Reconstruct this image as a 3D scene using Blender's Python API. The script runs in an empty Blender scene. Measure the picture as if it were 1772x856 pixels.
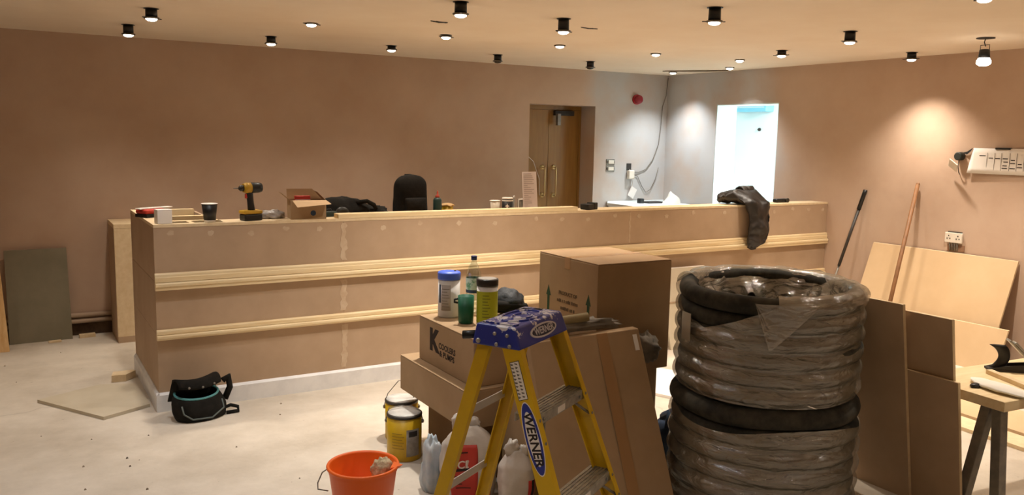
import bpy, bmesh, math, random
from mathutils import Vector, Matrix, noise
random.seed(7)
SC = bpy.context.scene
COL = SC.collection
PI = math.pi

# ------------------------------------------------------------------ camera
PITCH, ROLL, YAW = [math.radians(a) for a in (7.5114, 1.1468, 31.0128)]
FPX = 1449.17
CAM_H = 1.7194
fw = Vector((math.sin(YAW) * math.cos(PITCH), math.cos(YAW) * math.cos(PITCH), -math.sin(PITCH)))
r0 = Vector((math.cos(YAW), -math.sin(YAW), 0))
u0 = r0.cross(fw)
rr_ = r0 * math.cos(ROLL) + u0 * math.sin(ROLL)
uu_ = -r0 * math.sin(ROLL) + u0 * math.cos(ROLL)
cd = bpy.data.cameras.new('camera')
cam = bpy.data.objects.new('camera', cd)
COL.objects.link(cam)
cd.sensor_width = 36.0
cd.lens = FPX / 1772 * 36.0
cd.clip_start = 0.05
cam.matrix_world = Matrix(((rr_.x, uu_.x, -fw.x, 0), (rr_.y, uu_.y, -fw.y, 0), (rr_.z, uu_.z, -fw.z, CAM_H), (0, 0, 0, 1)))
SC.camera = cam

# ------------------------------------------------------------------ world, exposure
w = bpy.data.worlds.new('world')
SC.world = w
w.use_nodes = True
w.node_tree.nodes['Background'].inputs[0].default_value = (0.05, 0.05, 0.055, 1)
w.node_tree.nodes['Background'].inputs[1].default_value = 0.1
SC.view_settings.view_transform = 'Standard'
SC.view_settings.look = 'None'
SC.view_settings.gamma = 1.0
SC.view_settings.use_curve_mapping = False
SC.view_settings.exposure = 0.25
LAMP_W = 46.0            # watts of one ceiling spotlight
WARM = (1.0, 0.89, 0.76)
NEUT = (1.0, 0.94, 0.86)
COOL = (0.93, 0.96, 1.0)
ICE = (0.86, 0.94, 1.0)

# ------------------------------------------------------------------ helpers
def lin(h):
    h = h.lstrip('#')
    o = []
    for i in (0, 2, 4):
        c = int(h[i:i + 2], 16) / 255
        o.append(c / 12.92 if c < 0.04045 else ((c + 0.055) / 1.055) ** 2.4)
    return (*o, 1.0)

MATS = {}
def mat(name, col, rough=0.6, col2=None, scale=5.0, detail=4.0, lo=0.35, hi=0.65, stretch=(1, 1, 1), bump=0.0, bscale=None,
        metal=0.0, spec=0.5, emit=None, estr=0.0, trans=0.0, sub=0.0, dist=0.0):
    if name in MATS:
        return MATS[name]
    m = bpy.data.materials.new(name)
    m.use_nodes = True
    nt = m.node_tree
    b = nt.nodes['Principled BSDF']
    c1 = lin(col) if isinstance(col, str) else (*col, 1)
    b.inputs['Base Color'].default_value = c1
    b.inputs['Roughness'].default_value = rough
    b.inputs['Metallic'].default_value = metal
    b.inputs['Specular IOR Level'].default_value = spec
    if trans:
        b.inputs['Transmission Weight'].default_value = trans
    if emit:
        b.inputs['Emission Color'].default_value = (*emit, 1)
        b.inputs['Emission Strength'].default_value = estr
    tc = nt.nodes.new('ShaderNodeTexCoord')
    mp = nt.nodes.new('ShaderNodeMapping')
    mp.inputs['Scale'].default_value = stretch
    nt.links.new(tc.outputs['Object'], mp.inputs[0])
    if col2:
        c2 = lin(col2) if isinstance(col2, str) else (*col2, 1)
        n = nt.nodes.new('ShaderNodeTexNoise')
        n.inputs['Scale'].default_value = scale
        n.inputs['Detail'].default_value = detail
        n.inputs['Roughness'].default_value = 0.6
        n.inputs['Distortion'].default_value = dist
        nt.links.new(mp.outputs[0], n.inputs[0])
        r = nt.nodes.new('ShaderNodeValToRGB')
        r.color_ramp.elements[0].position = lo
        r.color_ramp.elements[0].color = c1
        r.color_ramp.elements[1].position = hi
        r.color_ramp.elements[1].color = c2
        nt.links.new(n.outputs['Fac'], r.inputs[0])
        nt.links.new(r.outputs[0], b.inputs['Base Color'])
    if bump:
        n2 = nt.nodes.new('ShaderNodeTexNoise')
        n2.inputs['Scale'].default_value = bscale or scale * 6
        n2.inputs['Detail'].default_value = 5
        nt.links.new(mp.outputs[0], n2.inputs[0])
        bp = nt.nodes.new('ShaderNodeBump')
        bp.inputs['Strength'].default_value = bump
        bp.inputs['Distance'].default_value = 0.01
        nt.links.new(n2.outputs['Fac'], bp.inputs['Height'])
        nt.links.new(bp.outputs[0], b.inputs['Normal'])
    MATS[name] = m
    return m

class MB:
    """collects shapes, then links them as one mesh object"""
    def __init__(s):
        s.v = []; s.f = []; s.sm = []
    def add(s, vs, fs, smooth=False):
        o = len(s.v)
        s.v += [tuple(p) for p in vs]
        for f in fs:
            s.f.append([i + o for i in f]); s.sm.append(smooth)
        return s
    def box(s, x0, x1, y0, y1, z0, z1, M=None):
        vs = [Vector((x, y, z)) for z in (z0, z1) for y in (y0, y1) for x in (x0, x1)]
        if M: vs = [M @ p for p in vs]
        return s.add(vs, [(0, 2, 3, 1), (4, 5, 7, 6), (0, 1, 5, 4), (2, 6, 7, 3), (0, 4, 6, 2), (1, 3, 7, 5)])
    def hexa(s, b, t):
        """box from 4 bottom and 4 top points, both counter-clockwise seen from above"""
        return s.add(list(b) + list(t), [(3, 2, 1, 0), (4, 5, 6, 7)] + [(i, (i + 1) % 4, 4 + (i + 1) % 4, 4 + i) for i in range(4)])
    def prism(s, poly, A, B, smooth=False):
        """poly: list of Vectors offsets; swept from A to B"""
        n = len(poly)
        vs = [A + p for p in poly] + [B + p for p in poly]
        s.add(vs, [list(range(n))[::-1], list(range(n, 2 * n))])
        o = len(s.v) - 2 * n
        for i in range(n):
            s.f.append([o + i, o + (i + 1) % n, o + n + (i + 1) % n, o + n + i]); s.sm.append(smooth)
        return s
    def lathe(s, prof, n=32, c=(0, 0, 0), M=None, smooth=True, sx=1.0, sy=1.0, cap0=True, cap1=True):
        vs = []
        for (r, z) in prof:
            for k in range(n):
                a = 2 * PI * k / n
                p = Vector((r * math.cos(a) * sx, r * math.sin(a) * sy, z))
                if M: p = M @ p
                vs.append(p + Vector(c))
        fs = []
        for i in range(len(prof) - 1):
            for k in range(n):
                fs.append((i * n + k, i * n + (k + 1) % n, (i + 1) * n + (k + 1) % n, (i + 1) * n + k))
        s.add(vs, fs, smooth)
        o = len(s.v) - len(vs)
        if cap0: s.f.append([o + k for k in range(n)][::-1]); s.sm.append(False)
        if cap1: s.f.append([o + (len(prof) - 1) * n + k for k in range(n)]); s.sm.append(False)
        return s
    def tube(s, pts, r, n=10, closed=False, rf=None):
        pts = [Vector(p) for p in pts]
        m = len(pts)
        up = Vector((0, 0, 1))
        vs = []
        prev = None
        for i, p in enumerate(pts):
            if closed: d = pts[(i + 1) % m] - pts[i - 1]
            else: d = pts[min(i + 1, m - 1)] - pts[max(i - 1, 0)]
            d.normalize()
            if prev is None:
                a = d.cross(up)
                if a.length < 1e-3: a = d.cross(Vector((1, 0, 0)))
            else:
                a = prev - d * prev.dot(d)
            a.normalize(); prev = a
            b = d.cross(a)
            R = rf(i / max(1, m - 1)) if rf else r
            for k in range(n):
                t = 2 * PI * k / n
                vs.append(p + a * math.cos(t) * R + b * math.sin(t) * R)
        fs = []
        for i in range(m if closed else m - 1):
            for k in range(n):
                j = (i + 1) % m
                fs.append((i * n + k, i * n + (k + 1) % n, j * n + (k + 1) % n, j * n + k))
        s.add(vs, fs, True)
        if not closed:
            o = len(s.v) - len(vs)
            s.f.append([o + k for k in range(n)][::-1]); s.sm.append(False)
            s.f.append([o + (m - 1) * n + k for k in range(n)]); s.sm.append(False)
        return s
    def grid(s, fn, nu, nv, smooth=True, wrap=False):
        vs = [fn(i / (nu if wrap else nu - 1), j / (nv - 1)) for j in range(nv) for i in range(nu)]
        fs = []
        for j in range(nv - 1):
            for i in range(nu if wrap else nu - 1):
                k = (i + 1) % nu
                fs.append((j * nu + i, j * nu + k, (j + 1) * nu + k, (j + 1) * nu + i))
        return s.add(vs, fs, smooth)
    def blob(s, c, rx, ry, rz, seed=0, amp=0.15, freq=2.0, n=28, m=16, flat=True, M=None):
        """lumpy closed cushion resting on z = c.z when flat"""
        vs = []
        for j in range(m + 1):
            th = PI * j / m
            for i in range(n):
                ph = 2 * PI * i / n
                d = Vector((math.sin(th) * math.cos(ph), math.sin(th) * math.sin(ph), math.cos(th)))
                k = 1 + amp * noise.noise(d * freq + Vector((seed * 7.3, seed, 0))) + amp * 0.6 * noise.noise(d * freq * 2.7 + Vector((seed, 3.1, 0)))
                p = Vector((d.x * rx * k, d.y * ry * k, d.z * rz * k))
                if flat:
                    p.z = max(p.z, -rz * 0.55) + rz * 0.55
                if M: p = M @ p
                vs.append(p + Vector(c))
        fs = []
        for j in range(m):
            for i in range(n):
                fs.append((j * n + i, (j + 1) * n + i, (j + 1) * n + (i + 1) % n, j * n + (i + 1) % n))
        return s.add(vs, fs, True)
    def build(s, name, m, parent=None, loc=None, rz=0.0, bevel=0.0, seg=2, subsurf=0, solid=0.0, merge=True):
        me = bpy.data.meshes.new(name)
        me.from_pydata(s.v, [], s.f)
        me.polygons.foreach_set('use_smooth', s.sm)
        if merge:
            bm = bmesh.new(); bm.from_mesh(me)
            bmesh.ops.remove_doubles(bm, verts=bm.verts, dist=1e-5)
            bmesh.ops.recalc_face_normals(bm, faces=bm.faces)
            bm.to_mesh(me); bm.free()
        me.update()
        me.materials.append(m)
        o = bpy.data.objects.new(name, me)
        COL.objects.link(o)
        if parent: o.parent = parent
        if loc: o.location = loc
        o.rotation_euler[2] = rz
        if solid:
            d = o.modifiers.new('solid', 'SOLIDIFY'); d.thickness = solid; d.offset = 0
        if bevel:
            d = o.modifiers.new('bevel', 'BEVEL'); d.width = bevel; d.segments = seg; d.limit_method = 'ANGLE'; d.angle_limit = math.radians(40)
        if subsurf:
            d = o.modifiers.new('sub', 'SUBSURF'); d.levels = d.render_levels = subsurf
        return o

def tag(o, label, cat, group=None):
    o['label'] = label; o['category'] = cat
    if group: o['group'] = group
    return o
def thing(name, label, cat, loc=(0, 0, 0), rz=0.0, group=None):
    o = bpy.data.objects.new(name, None)
    o.empty_display_size = 0.05
    COL.objects.link(o)
    o.location = loc; o.rotation_euler[2] = rz
    return tag(o, label, cat, group)
def struct(o):
    o['kind'] = 'structure'
    return o
def text_mesh(txt, size, shear=0.0, bold=0.0, align='CENTER', spacing=1.0):
    cu = bpy.data.curves.new('lettering', 'FONT')
    cu.body = txt; cu.size = size; cu.shear = shear; cu.offset = bold
    cu.align_x = align; cu.align_y = 'CENTER'; cu.extrude = 0.0004; cu.space_character = spacing; cu.resolution_u = 3
    o = bpy.data.objects.new('lettering', cu); COL.objects.link(o)
    bpy.context.view_layer.update()
    me = bpy.data.meshes.new_from_object(o.evaluated_get(bpy.context.evaluated_depsgraph_get()))
    bpy.data.objects.remove(o); bpy.data.curves.remove(cu)
    return me
def put_text(name, txt, size, m, parent, origin, xd, yd, **k):
    me = text_mesh(txt, size, **k)
    xd = Vector(xd).normalized(); yd = Vector(yd); yd = (yd - xd * yd.dot(xd)).normalized(); zd = xd.cross(yd)
    me.transform(Matrix(((xd.x, yd.x, zd.x, origin[0]), (xd.y, yd.y, zd.y, origin[1]), (xd.z, yd.z, zd.z, origin[2]), (0, 0, 0, 1))))
    me.materials.clear(); me.materials.append(m); me.name = name
    o = bpy.data.objects.new(name, me); COL.objects.link(o); o.parent = parent
    return o
def disc_poly(n, rx, ry):
    return [(math.cos(2 * PI * k / n) * rx, math.sin(2 * PI * k / n) * ry) for k in range(n)]
def flat_shape(poly, origin, xd, yd, t=0.0012):
    """thin slab of a 2D outline on a surface; returns MB"""
    xd = Vector(xd).normalized(); yd = Vector(yd); yd = (yd - xd * yd.dot(xd)).normalized(); nd = xd.cross(yd)
    o = Vector(origin)
    return MB().prism([xd * a + yd * b for a, b in poly], o, o + nd * t)

# ------------------------------------------------------------------ materials
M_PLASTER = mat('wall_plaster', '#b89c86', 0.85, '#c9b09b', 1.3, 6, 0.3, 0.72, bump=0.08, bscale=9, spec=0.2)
M_PLASTER_GREY = mat('ceiling_plaster', '#f1e2cd', 0.8, '#e8d5bd', 0.8, 5, 0.35, 0.7, bump=0.05, bscale=6, spec=0.2)
M_FLOOR = None
M_MDF = mat('mdf_board', '#b79d82', 0.75, '#ad9378', 3.0, 5, bump=0.02, bscale=60, spec=0.25)
M_MDF_LIGHT = mat('mdf_pale', '#cdb08a', 0.7, '#c4a680', 2.0, 4, spec=0.25)
M_MDF_EDGE = mat('mdf_cut_edge', '#e0caa5', 0.8, '#d6bd95', 20, 3)
M_PINE = mat('pine', '#e8d3aa', 0.6, '#dec291', 6.0, 5, 0.35, 0.7, stretch=(0.6, 6, 6), bump=0.03)
M_PINE_V = mat('pine_upright', '#e0bb86', 0.6, '#c99b60', 6.0, 5, 0.35, 0.7, stretch=(6, 6, 0.6), bump=0.03)
M_WHITE = mat('white_primer', '#e4e2e0', 0.5, '#d2d0cf', 8, 4, 0.4, 0.75)
M_FILL = mat('filler', '#c6b197', 0.9, '#b89e82', 14, 4)
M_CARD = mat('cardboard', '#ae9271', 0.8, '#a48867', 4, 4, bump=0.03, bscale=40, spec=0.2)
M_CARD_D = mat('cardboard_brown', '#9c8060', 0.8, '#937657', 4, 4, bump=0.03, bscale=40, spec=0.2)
M_TAPE = mat('parcel_tape', '#a47d54', 0.3, spec=0.5)
M_BLACK = mat('black_fabric', '#15130f', 0.9, '#1f1c18', 20, 4, bump=0.3, bscale=30, spec=0.2)
M_BLACKP = mat('black_plastic', '#121212', 0.45)
M_YEL = mat('ladder_yellow', '#d9b00e', 0.42, '#cba40f', 6, 4)
M_BLUE = None
M_ALU = mat('aluminium', '#b9b6ae', 0.42, '#9c9992', 30, 4, metal=0.75)
M_STEEL = mat('galvanised_steel', '#8b8579', 0.5, '#75706a', 18, 4, metal=0.5)
M_ORANGE = mat('orange_plastic', '#f26a1a', 0.42, spec=0.5)
M_TINYEL = mat('tin_yellow', '#c9a313', 0.4, '#b9930f', 9, 4)
M_TINLID = mat('tin_lid', '#d6d3cc', 0.45, '#a9a69f', 12, 4, 0.45, 0.75)
M_DARK = mat('dark_rim', '#2a241c', 0.5)
M_PAPER = mat('paper', '#e9e2da', 0.85)
M_INK = mat('ink', '#2b211d', 0.8)
M_RED = mat('red_print', '#c23a2c', 0.55)
M_SACK = mat('sack_plastic', '#d2cac0', 0.40, '#bdb2a4', 6, 4, bump=0.5, bscale=16)
M_GREENCUP = mat('green_plastic', '#0d5a40', 0.4)
M_LIME = mat('lime_label', '#a9b11c', 0.5)
M_BLUELID = mat('blue_lid', '#4a6ad6', 0.4)
M_TUB = mat('tub_white', '#dad6d2', 0.45)
M_DOOR = mat('oak_veneer', '#9a7338', 0.45, '#8c6530', 3.0, 5, stretch=(8, 8, 0.7))
M_BRASS = mat('satin_handle', '#d8c08a', 0.3, metal=0.8)
M_LAMPON = mat('lamp_glow', '#ffffff', 0.5, emit=(1.0, 0.90, 0.76), estr=14.0)
M_LAMPOFF = mat('lamp_glass_off', '#3a3632', 0.2)
M_CHROME = mat('bezel_metal', '#6b645a', 0.35, metal=0.8)
M_FOAM = mat('pipe_foam', '#2a2a26', 0.8, '#5f5a4e', 7, 5, 0.40, 0.85, bump=0.12, bscale=40, spec=0.25)
M_TEAL = mat('teal_trim', '#4f8f92', 0.6)
M_GREYPIPING = mat('grey_piping', '#58605c', 0.6)
M_DENIM = mat('denim', '#2a3950', 0.9, '#324560', 30, 3)
M_GREYCLOTH = mat('grey_cloth', '#847c70', 0.9, '#6f675c', 10, 4, bump=0.2, bscale=20)
M_GREYBOARD = mat('grey_green_board', '#857d68', 0.8, '#7b745f', 4, 4)
M_POLEB = mat('dark_pole', '#35302b', 0.5)
M_WOODD = mat('worn_handle_wood', '#8a5f3a', 0.6, '#74502f', 5, 4, stretch=(8, 8, 1))
M_SOCKET = mat('socket_white', '#e2d8c8', 0.4)
M_WHITEPAINT = mat('white_room_paint', '#dfeaea', 0.6)
M_BLUEBOX = mat('pale_blue_casing', '#7fc3dc', 0.5)
M_TILE = mat('offcut_board', '#c9bda6', 0.85, '#bfb198', 3, 4)
M_GRAPHITE = mat('graphite', '#2f2b27', 0.7)
M_DESK = mat('white_laminate', '#e4e8e6', 0.35)

def corner_grey_patch(m):
    """blends a paler grey into the plaster around the room corner, ragged edged"""
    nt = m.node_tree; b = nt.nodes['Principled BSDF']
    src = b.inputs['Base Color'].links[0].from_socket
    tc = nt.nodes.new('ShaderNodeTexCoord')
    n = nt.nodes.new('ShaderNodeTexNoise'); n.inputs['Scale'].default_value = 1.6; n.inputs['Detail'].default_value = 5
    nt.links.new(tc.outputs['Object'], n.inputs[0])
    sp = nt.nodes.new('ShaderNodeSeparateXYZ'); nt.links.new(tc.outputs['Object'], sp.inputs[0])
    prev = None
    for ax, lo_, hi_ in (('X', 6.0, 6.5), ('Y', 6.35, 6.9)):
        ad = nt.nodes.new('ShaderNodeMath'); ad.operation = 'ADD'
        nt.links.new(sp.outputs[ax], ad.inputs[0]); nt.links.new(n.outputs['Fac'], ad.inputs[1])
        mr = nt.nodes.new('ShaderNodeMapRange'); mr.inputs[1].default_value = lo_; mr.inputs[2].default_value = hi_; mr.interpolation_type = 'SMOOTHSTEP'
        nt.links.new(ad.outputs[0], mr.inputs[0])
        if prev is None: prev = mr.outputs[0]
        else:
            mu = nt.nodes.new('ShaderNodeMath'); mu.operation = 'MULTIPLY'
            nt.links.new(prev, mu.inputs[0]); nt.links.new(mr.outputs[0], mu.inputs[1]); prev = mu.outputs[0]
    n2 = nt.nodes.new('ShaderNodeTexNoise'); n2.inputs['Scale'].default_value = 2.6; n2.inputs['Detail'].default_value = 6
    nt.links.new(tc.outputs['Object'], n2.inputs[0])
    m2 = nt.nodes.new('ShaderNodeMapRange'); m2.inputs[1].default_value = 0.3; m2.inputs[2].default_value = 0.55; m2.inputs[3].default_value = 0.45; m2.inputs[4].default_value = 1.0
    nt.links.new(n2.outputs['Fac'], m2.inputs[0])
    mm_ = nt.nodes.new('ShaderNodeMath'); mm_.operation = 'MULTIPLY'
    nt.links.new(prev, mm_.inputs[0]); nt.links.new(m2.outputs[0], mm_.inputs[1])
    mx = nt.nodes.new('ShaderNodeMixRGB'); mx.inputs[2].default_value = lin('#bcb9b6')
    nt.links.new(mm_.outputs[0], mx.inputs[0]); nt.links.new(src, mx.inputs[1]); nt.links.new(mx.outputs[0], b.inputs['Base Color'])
corner_grey_patch(M_PLASTER)  # wall colour turns paler grey towards the room corner

def floor_material():
    m = bpy.data.materials.new('dusty_screed'); m.use_nodes = True
    nt = m.node_tree; b = nt.nodes['Principled BSDF']; b.inputs['Roughness'].default_value = 0.8
    b.inputs['Specular IOR Level'].default_value = 0.25
    tc = nt.nodes.new('ShaderNodeTexCoord')
    n = nt.nodes.new('ShaderNodeTexNoise'); n.inputs['Scale'].default_value = 1.1; n.inputs['Detail'].default_value = 8; n.inputs['Roughness'].default_value = 0.65
    nt.links.new(tc.outputs['Object'], n.inputs[0])
    r = nt.nodes.new('ShaderNodeValToRGB')
    r.color_ramp.elements[0].position = 0.3; r.color_ramp.elements[0].color = lin('#b0a391')
    r.color_ramp.elements[1].position = 0.62; r.color_ramp.elements[1].color = lin('#d6cbbb')
    nt.links.new(n.outputs['Fac'], r.inputs[0])
    # fine cracks and scuffs
    n3 = nt.nodes.new('ShaderNodeTexNoise'); n3.inputs['Scale'].default_value = 2.2; n3.inputs['Detail'].default_value = 4
    nt.links.new(tc.outputs['Object'], n3.inputs[0])
    mx = nt.nodes.new('ShaderNodeMixRGB'); mx.inputs[0].default_value = 0.3
    nt.links.new(tc.outputs['Object'], mx.inputs[1]); nt.links.new(n3.outputs['Color'], mx.inputs[2])
    v = nt.nodes.new('ShaderNodeTexVoronoi'); v.feature = 'DISTANCE_TO_EDGE'; v.inputs['Scale'].default_value = 0.42
    nt.links.new(mx.outputs[0], v.inputs[0])
    r2 = nt.nodes.new('ShaderNodeValToRGB')
    r2.color_ramp.elements[0].position = 0.0; r2.color_ramp.elements[0].color = (0.55, 0.52, 0.5, 1)
    r2.color_ramp.elements[1].position = 0.004; r2.color_ramp.elements[1].color = (1, 1, 1, 1)
    nt.links.new(v.outputs['Distance'], r2.inputs[0])
    mu = nt.nodes.new('ShaderNodeMixRGB'); mu.blend_type = 'MULTIPLY'; mu.inputs[0].default_value = 0.38
    nt.links.new(r.outputs[0], mu.inputs[1]); nt.links.new(r2.outputs[0], mu.inputs[2])
    # small dirt specks
    n4 = nt.nodes.new('ShaderNodeTexNoise'); n4.inputs['Scale'].default_value = 28; n4.inputs['Detail'].default_value = 3
    nt.links.new(tc.outputs['Object'], n4.inputs[0])
    r4 = nt.nodes.new('ShaderNodeValToRGB')
    r4.color_ramp.elements[0].position = 0.22; r4.color_ramp.elements[0].color = (0.5, 0.46, 0.42, 1)
    r4.color_ramp.elements[1].position = 0.30; r4.color_ramp.elements[1].color = (1, 1, 1, 1)
    nt.links.new(n4.outputs['Fac'], r4.inputs[0])
    mu2 = nt.nodes.new('ShaderNodeMixRGB'); mu2.blend_type = 'MULTIPLY'; mu2.inputs[0].default_value = 0.6
    nt.links.new(mu.outputs[0], mu2.inputs[1]); nt.links.new(r4.outputs[0], mu2.inputs[2])
    nt.links.new(mu2.outputs[0], b.inputs['Base Color'])
    bp = nt.nodes.new('ShaderNodeBump'); bp.inputs['Strength'].default_value = 0.15; bp.inputs['Distance'].default_value = 0.01
    nt.links.new(n4.outputs['Fac'], bp.inputs['Height']); nt.links.new(bp.outputs[0], b.inputs['Normal'])
    return m
M_FLOOR = floor_material()

def cap_material():
    m = mat('ladder_cap_blue', '#2b3a9c', 0.4, '#2b3a9c')
    nt = m.node_tree; b = nt.nodes['Principled BSDF']
    tc = nt.nodes.new('ShaderNodeTexCoord')
    n = nt.nodes.new('ShaderNodeTexNoise'); n.inputs['Scale'].default_value = 26; n.inputs['Detail'].default_value = 5; n.inputs['Roughness'].default_value = 0.65
    nt.links.new(tc.outputs['Object'], n.inputs[0])
    # paint spatter gathers on upward faces and near the top edge
    ge = nt.nodes.new('ShaderNodeSeparateXYZ'); nt.links.new(tc.outputs['Object'], ge.inputs[0])
    ma = nt.nodes.new('ShaderNodeMapRange'); ma.inputs[1].default_value = 1.06; ma.inputs[2].default_value = 1.11; ma.inputs[3].default_value = -0.05; ma.inputs[4].default_value = 0.13
    nt.links.new(ge.outputs['Z'], ma.inputs[0])
    ad = nt.nodes.new('ShaderNodeMath'); ad.operation = 'ADD'
    nt.links.new(n.outputs['Fac'], ad.inputs[0]); nt.links.new(ma.outputs[0], ad.inputs[1])
    r = nt.nodes.new('ShaderNodeValToRGB')
    r.color_ramp.elements[0].position = 0.63; r.color_ramp.elements[0].color = lin('#27348f')
    r.color_ramp.elements[1].position = 0.67; r.color_ramp.elements[1].color = lin('#dcd8de')
    nt.links.new(ad.outputs[0], r.inputs[0]); nt.links.new(r.outputs[0], b.inputs['Base Color'])
    return m
M_BLUE = cap_material()

def film_material():
    m = bpy.data.materials.new('stretch_film'); m.use_nodes = True
    nt = m.node_tree
    for n in list(nt.nodes): nt.nodes.remove(n)
    out = nt.nodes.new('ShaderNodeOutputMaterial')
    tr = nt.nodes.new('ShaderNodeBsdfTransparent'); tr.inputs[0].default_value = (0.95, 0.93, 0.9, 1)
    di = nt.nodes.new('ShaderNodeBsdfDiffuse'); di.inputs[0].default_value = lin('#8d8676')
    gl = nt.nodes.new('ShaderNodeBsdfGlossy'); gl.inputs['Roughness'].default_value = 0.11; gl.inputs[0].default_value = (1, 1, 1, 1)
    tc = nt.nodes.new('ShaderNodeTexCoord')
    mp = nt.nodes.new('ShaderNodeMapping'); mp.inputs['Scale'].default_value = (1, 1, 2.6)
    nt.links.new(tc.outputs['Object'], mp.inputs[0])
    n = nt.nodes.new('ShaderNodeTexNoise'); n.inputs['Scale'].default_value = 9; n.inputs['Detail'].default_value = 7; n.inputs['Distortion'].default_value = 0.8
    nt.links.new(mp.outputs[0], n.inputs[0])
    bp = nt.nodes.new('ShaderNodeBump'); bp.inputs['Strength'].default_value = 1.0; bp.inputs['Distance'].default_value = 0.02
    nt.links.new(n.outputs['Fac'], bp.inputs['Height'])
    nt.links.new(bp.outputs[0], gl.inputs['Normal']); nt.links.new(bp.outputs[0], di.inputs['Normal'])
    n2 = nt.nodes.new('ShaderNodeTexNoise'); n2.inputs['Scale'].default_value = 4; n2.inputs['Detail'].default_value = 6
    nt.links.new(mp.outputs[0], n2.inputs[0])
    mr = nt.nodes.new('ShaderNodeMapRange'); mr.inputs[1].default_value = 0.3; mr.inputs[2].default_value = 0.7; mr.inputs[3].default_value = 0.22; mr.inputs[4].default_value = 0.60
    nt.links.new(n2.outputs['Fac'], mr.inputs[0])
    m1 = nt.nodes.new('ShaderNodeMixShader'); nt.links.new(mr.outputs[0], m1.inputs[0])
    nt.links.new(tr.outputs[0], m1.inputs[1]); nt.links.new(di.outputs[0], m1.inputs[2])
    m2 = nt.nodes.new('ShaderNodeMixShader'); m2.inputs[0].default_value = 0.2
    nt.links.new(m1.outputs[0], m2.inputs[1]); nt.links.new(gl.outputs[0], m2.inputs[2])
    nt.links.new(m2.outputs[0], out.inputs[0])
    return m
M_FILM = film_material()
def glass_material(name, tint):
    m = bpy.data.materials.new(name); m.use_nodes = True
    nt = m.node_tree
    for n in list(nt.nodes): nt.nodes.remove(n)
    out = nt.nodes.new('ShaderNodeOutputMaterial')
    tr = nt.nodes.new('ShaderNodeBsdfTransparent'); tr.inputs[0].default_value = tint
    gl = nt.nodes.new('ShaderNodeBsdfGlossy'); gl.inputs['Roughness'].default_value = 0.08
    fr = nt.nodes.new('ShaderNodeMixShader'); fr.inputs[0].default_value = 0.16
    nt.links.new(tr.outputs[0], fr.inputs[1]); nt.links.new(gl.outputs[0], fr.inputs[2]); nt.links.new(fr.outputs[0], out.inputs[0])
    return m
M_BOTTLE = glass_material('clear_bottle', (0.86, 0.9, 0.88, 1))

# ------------------------------------------------------------------ room shell
XW, YB, ZC = 6.79, 7.7608, 2.4776
XL, YF = -2.2, -2.6
struct(MB().box(XL - 0.2, XW + 2.2, YF - 0.2, YB + 1.3, -0.12, 0).build('floor', M_FLOOR))
struct(MB().box(XL - 0.2, XW + 0.16, YF - 0.2, YB + 0.3, ZC, ZC + 0.12).build('ceiling', M_PLASTER_GREY))
DX0, DX1, DZ, DY = 4.8546, 5.7304, 2.0823, 8.03
wb = MB().box(XL - 0.2, DX0, YB, YB + 0.3, 0, ZC).box(DX1, XW + 0.16, YB, YB + 0.3, 0, ZC).box(DX0, DX1, YB, YB + 0.3, DZ, ZC)
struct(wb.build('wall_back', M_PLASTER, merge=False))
OY0, OY1, OZ = 6.0517, 6.9400, 2.1227
wr = MB().box(XW, XW + 0.16, YF - 0.2, OY0, 0, ZC).box(XW, XW + 0.16, OY1, YB, 0, ZC).box(XW, XW + 0.16, OY0, OY1, OZ, ZC)
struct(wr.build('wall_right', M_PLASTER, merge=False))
struct(MB().box(XL - 0.2, XL, YF - 0.2, YB, 0, ZC).build('wall_left', M_PLASTER))
struct(MB().box(XL, XW, YF - 0.2, YF, 0, ZC).build('wall_front', M_PLASTER))
# bright side room beyond the opening
RX = 8.55
sr = MB().box(XW + 0.16, RX, OY1 + 1.65, OY1 + 1.75, 0, 2.6).box(RX, RX + 0.1, 5.2, OY1 + 1.75, 0, 2.6).box(XW + 0.16, RX + 0.1, 5.1, 5.2, 0, 2.6)
struct(sr.build('wall_side_room', M_WHITEPAINT, merge=False))
struct(MB().box(XW + 0.16, XW + 0.2, YB + 0.3, OY1 + 1.75, 0, 2.6).build('wall_side_room_return', M_WHITEPAINT))
struct(MB().box(XW + 0.16, RX + 0.1, 5.1, OY1 + 1.75, 2.6, 2.7).build('ceiling_side_room', M_WHITEPAINT))
# white lining of the opening (jambs and head)
jm = MB().box(XW + 0.004, XW + 0.30, OY1 - 0.012, OY1, 0, OZ).box(XW + 0.004, XW + 0.30, OY0, OY0 + 0.012, 0, OZ).box(XW + 0.004, XW + 0.30, OY0, OY1, OZ - 0.012, OZ)
struct(jm.build('trim_1', M_WHITEPAINT, merge=False))

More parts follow.
